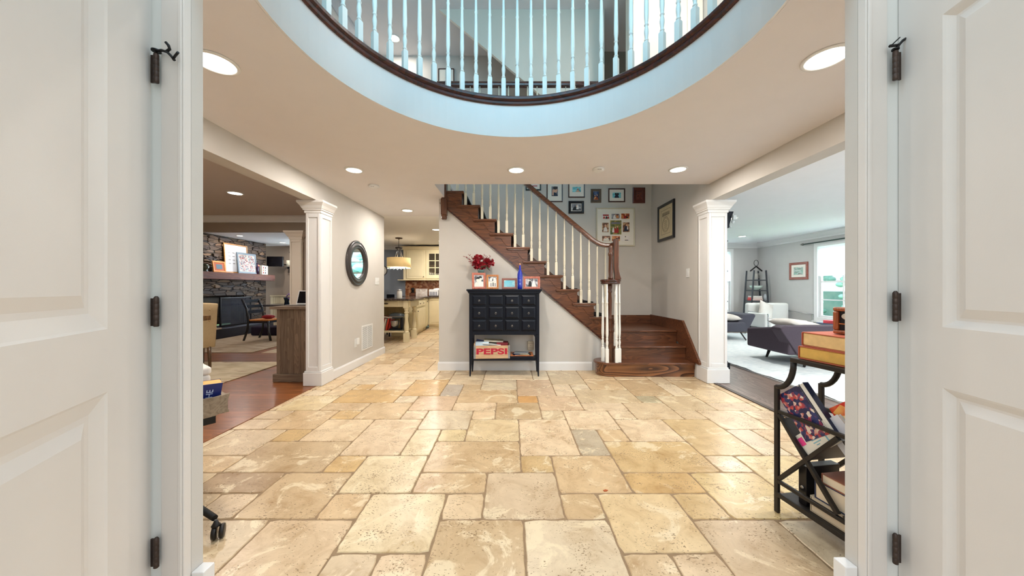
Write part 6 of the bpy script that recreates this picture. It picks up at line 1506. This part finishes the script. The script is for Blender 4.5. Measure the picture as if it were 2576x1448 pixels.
tag(MB().cushion(.72, .40, .16, Matrix.Translation((4.42, 5.10, .60)) @ Matrix.Rotation(.15, 4, 'Y') @ Matrix.Rotation(.2, 4, 'Z')).obj('throw_pillow', PIL), 'pale pillow lying over the back of the plum grey sofa', 'pillow', 'pale throw pillows')
s2 = thing('sofa', 'charcoal grey sofa partly hidden behind the right column', 'sofa', (4.6, 7.4, 0))
MB().box(3.4, 5.10, 7.18, 7.95, .21, .42).obj('seat', SOFA, s2, bevel=.04, seg=4)
MB().prism([(5.0, .20), (5.22, .20), (5.40, .56), (5.36, .60), (5.14, .58), (5.0, .42)], 'Y', 7.30, 8.0).obj('arm', SOFA, s2, bevel=.02, seg=3)
MB().box(3.4, 5.14, 7.96, 8.2, .21, .62).obj('back', SOFA, s2, bevel=.04, seg=4)
for x, y in ((5.02, 7.25), (3.5, 7.25), (5.02, 8.05)): MB().tube([(x, y, .20), (x+.09, y-.05, .03)], .014, 8).obj('leg', LEGD, s2)
tag(MB().cushion(.66, .42, .17, Matrix.Translation((4.74, 7.45, .525)) @ Matrix.Rotation(.1, 4, 'Y')).obj('throw_pillow', PIL), 'pale pillow lying on the seat of the charcoal sofa', 'pillow', 'pale throw pillows')
ac = thing('armchair', 'white leather armchair with a slanted pillow by the living room wall', 'armchair', (6.1, 8.1, 0))
WL = mat('white_leather_chair', (226, 226, 222), .35, var=.02); Ma = Matrix.Translation((6.40, 8.0, 0)) @ Matrix.Rotation(.04, 4, 'Z') @ Matrix.Diagonal((.85, 1, 1, 1))
MB().box(-.62, .62, .20, .36, .34, .80, Ma).obj('backrest', WL, ac, bevel=.06, seg=4); MB().box(-.55, .55, -.38, .20, .24, .42, Ma).obj('seat', WL, ac, bevel=.05, seg=4)
MB().box(-.66, -.54, -.36, .22, .24, .58, Ma).obj('armrest', WL, ac, bevel=.04, seg=3)
for x in (-.6, .66):
    MB().tube([Ma @ Vector(p) for p in ((x, -.38, .001+.01), (x, -.38, .56), (x, .30, .60), (x, .34, .011))], .012, 6).obj('chrome_frame', CHROME, ac)
MB().box(-.6, .66, -.39, -.37, .20, .225, Ma).obj('stretcher', CHROME, ac)
tag(MB().cushion(.42, .42, .15, Ma @ Matrix.Translation((-.28, .02, .62)) @ Matrix.Rotation(.35, 4, 'Y') @ Matrix.Rotation(PI/2-.2, 4, 'X')).obj('throw_pillow', PIL), 'grey white pillow standing on the white armchair', 'pillow', 'pale throw pillows')
# ladder shelf
ls = thing('ladder_shelf', 'grey A-frame shelf with a ring on top in the living room corner', 'shelf', (6.55, 8.95, 0))
LM = mat('grey_iron', (66, 68, 74), .5, metal=.3); x0, y0 = 6.66, 9.0
for sx in (-1, 1):
    for yy in (y0-.14, y0+.14): MB().bar((x0+sx*.28, yy, .001), (x0+sx*.16, yy, 1.645), .028).obj('upright', LM, ls)
    MB().bar((x0+sx*.16, y0, 1.63), (x0, y0, 1.76), .026).obj('roof_bar', BLACKM, ls)
for z, w in ((.44, .24), (.82, .215), (1.10, .195), (1.38, .172)): MB().box(x0-w, x0+w, y0-.15, y0+.15, z-.012, z+.012).obj('shelf_board', LM, ls)
MB().tube([(x0+.06*math.cos(a*PI/10), y0, 1.85+.08*math.sin(a*PI/10)) for a in range(20)], .007, 6, closed=True).obj('ring', BLACKM, ls)
t = thing('bowl', 'white and green bowl on the second shelf of the corner stand', 'bowl', (x0, y0, 1.113)); MB().lathe([(.05, 0), (.06, .01), (.14, .07), (.16, .12), (.145, .12), (.05, .02)], (x0, y0, 1.113), 24, sy=.8).obj('bowl', mat('green_white_glaze', (190, 206, 196), .3, var=.2), t)
for k, (cc, lab) in enumerate((((196, 54, 50), 'red book at the bottom of the pile on the corner stand'), ((206, 84, 80), 'faded red book in the middle of the pile on the corner stand'), ((226, 220, 216), 'white book on top of the red pile on the corner stand'))):
    flatbook('book', lab, 'book', (x0-.03, y0, .8325+.042*k), (.28-.02*k), .20, .04, 0, 0, mat('red_book_%d' % k, cc, .5))
t = thing('glass_jar', 'small glass jar beside the red books on the corner stand', 'jar', (x0+.19, y0-.03, .8325)); MB().lathe([(.04, 0), (.042, .12), (.03, .15), (.03, .18)], (x0+.17, y0-.09, .8325), 16).obj('jar', mat('jar_grey', (176, 182, 186), .15), t)
tag(MB().box(x0-.10, x0+.14, y0-.10, y0+.1, .453, .62).obj('storage_box', mat('blue_grey_box', (120, 134, 150), .5), bevel=.004), 'blue grey box on the lowest shelf of the corner stand', 'box')
t = thing('wall_hook_sign', 'small stack of pale wire letters hanging in the top of the corner stand', 'ornament', (x0, y0, 1.50)); b = MB()
for k in range(4): b.tube([(x0-.06, y0-.05, 1.44+.035*k), (x0+.05, y0-.05, 1.45+.035*k)], .007, 6)
b.bar((x0-.06, y0-.05, 1.395), (x0-.06, y0-.05, 1.56), .006); b.obj('wires', mat('ivory_wire', (220, 214, 200), .5), t)
Mp = Matrix.Translation((6.998, 8.05, 1.585)) @ Matrix.Rotation(-PI/2, 4, 'Z')
framed('picture_frame', 'reddish brown framed landscape beside the living room window', .52, .42, Mp, Mp.translation, .06, .025, wood('rosy_frame', (120, 62, 50), (160, 92, 76), 'Y', 2, .4, .2), shots=[(0, 0, .26, .18, blotch('landscape_print', [(110, 160, 140), (190, 214, 206), (120, 120, 110), (214, 222, 216)], 14, .4, mapping=(1, 1, 4)), [])])
# curtain rod, sheer blind, side table
t = thing('curtain_rod', 'dark green curtain rod above the bright living room window', 'curtain rod', (6.93, 6.8, 2.20)); MB().tube([(6.92, 5.8, 2.205), (6.92, 7.82, 2.205)], .014, 8).obj('rod', mat('green_black_rod', (40, 62, 58), .4), t); MB().lathe([(.005, 0), (.03, .03), (.012, .09), (.0, .11)], (6.92, 7.82, 2.205), 12, M=Matrix.Rotation(-PI/2, 4, 'X')).obj('finial', mat('grey_finial', (120, 120, 116), .5), t)
SHEER = bpy.data.materials.new('sheer_blind'); SHEER.use_nodes = True; n, l = nodes(SHEER); n.remove(n['Principled BSDF'])
_a = n.new('ShaderNodeBsdfTranslucent'); _b = n.new('ShaderNodeBsdfDiffuse'); _c = n.new('ShaderNodeBsdfTransparent'); _m = n.new('ShaderNodeMixShader'); _k = n.new('ShaderNodeMixShader')
for q in (_a, _b): q.inputs['Color'].default_value = (.93, .95, .97, 1)
_m.inputs[0].default_value = .35; _k.inputs[0].default_value = .25; l.new(_a.outputs[0], _m.inputs[1]); l.new(_b.outputs[0], _m.inputs[2]); l.new(_m.outputs[0], _k.inputs[1]); l.new(_c.outputs[0], _k.inputs[2]); l.new(_k.outputs[0], n['Material Output'].inputs[0])
t = thing('roller_blind', 'white sheer blind covering the upper half of the bright window', 'blind', (6.96, 6.75, 2.1)); b = MB()
for k in range(16): b.prism([(6.962, 1.44+.042*k), (6.972, 1.442+.042*k), (6.978, 1.480+.042*k), (6.968, 1.482+.042*k)], 'Y', 5.97, 7.53)
b.obj('slats', SHEER, t); MB().box(6.955, 6.982, 5.96, 7.54, 2.11, 2.15).obj('head_rail', WHITEPL, t)
t = thing('roller_blind', 'white blind in the window at the left end of the living room', 'blind', (5.56, 9.37, 2.2)); b = MB()
for k in range(20): b.prism([(9.372, 1.36+.042*k), (9.380, 1.362+.042*k), (9.374, 1.400+.042*k), (9.366, 1.402+.042*k)], 'X', 4.92, 6.20)
b.obj('slats', SHEER, t); MB().box(4.91, 6.21, 9.36, 9.388, 2.205, 2.25).obj('head_rail', WHITEPL, t)
t = thing('side_table', 'blue grey side table beneath the bright living room window', 'side table', (6.55, 6.8, 0)); MB().box(6.50, 6.93, 6.35, 7.05, .40, .44).obj('tabletop', mat('blue_grey_lacquer', (84, 92, 112), .4), t, bevel=.005)
for x in (6.66, 6.9):
    for y in (6.40, 7.0): MB().box(x-.02, x+.02, y-.02, y+.02, .001, .399).obj('leg', mat('blue_grey_lacquer', (84, 92, 112), .4), t)
flatbook('book', 'red book lying on the side table under the window', 'book', (6.62, 6.82, .441), .22, .18, .06, .2, 0, mat('window_red', (190, 60, 70), .5))
for k, cc in enumerate(((60, 60, 60), (226, 214, 190), (196, 186, 170))):
    t = thing('book', ('dark', 'cream', 'tan')[k]+' book standing on the side table under the window', 'book', (6.6, 6.45+.05*k, .441)); MB().box(6.55, 6.75, 6.43+.05*k, 6.47+.05*k, .441, .69).obj('cover', mat('standing_book_%d' % k, cc, .5), t, bevel=.002)
# tall black hall tree edge behind the right column
t = thing('etagere', 'tall black iron etagere just showing behind the right column', 'shelf', (2.98, 4.75, 0))
for x in (2.74, 3.055):
    for y in (4.72, 4.98): MB().box(x-.012, x+.012, y-.012, y+.012, .001, 2.24).obj('post', BLACKP, t)
for z in (.12, .55, .98, 1.41, 1.84, 2.24): MB().box(2.72, 3.075, 4.70, 5.0, z-.01, z+.01).obj('shelf_board', BLACKP, t)
MB().box(2.95, 3.10, 4.69, 4.76, .001, .10).obj('foot', BLACKP, t); MB().prism([(2.95, 2.25), (3.13, 2.25), (3.075, 2.08), (3.068, 2.02), (2.95, 2.02)], 'Y', 4.66, 4.699).obj('scroll_crest', BLACKP, t)
t = thing('ornament', 'small white ornament clipped to the top of the black etagere', 'ornament', (3.12, 4.66, 2.12)); MB().blob((3.105, 4.64, 2.10), .022, .02, .026, 2).box(3.10, 3.145, 4.62, 4.655, 2.13, 2.19).obj('figure', mat('pale_ornament', (206, 214, 216), .4), t)
t = thing('figurine', 'small white bauble lower on the edge of the black etagere', 'ornament', (3.09, 4.66, 2.04)); MB().blob((3.085, 4.66, 2.035), .014, .014, .018, 2).obj('bauble', mat('pale_ornament', (206, 214, 216), .4), t)

tag(MB().prism([(0, 0), (.018, .004), (.026, .014), (.012, .020), (-.004, .012)], 'Z', .0008, .003, Matrix.Translation((.53, 1.895, 0))).obj('dry_leaf', mat('rust_leaf', (176, 92, 48), .8)), 'tiny rust coloured leaf scrap lying on a floor tile joint', 'leaf')
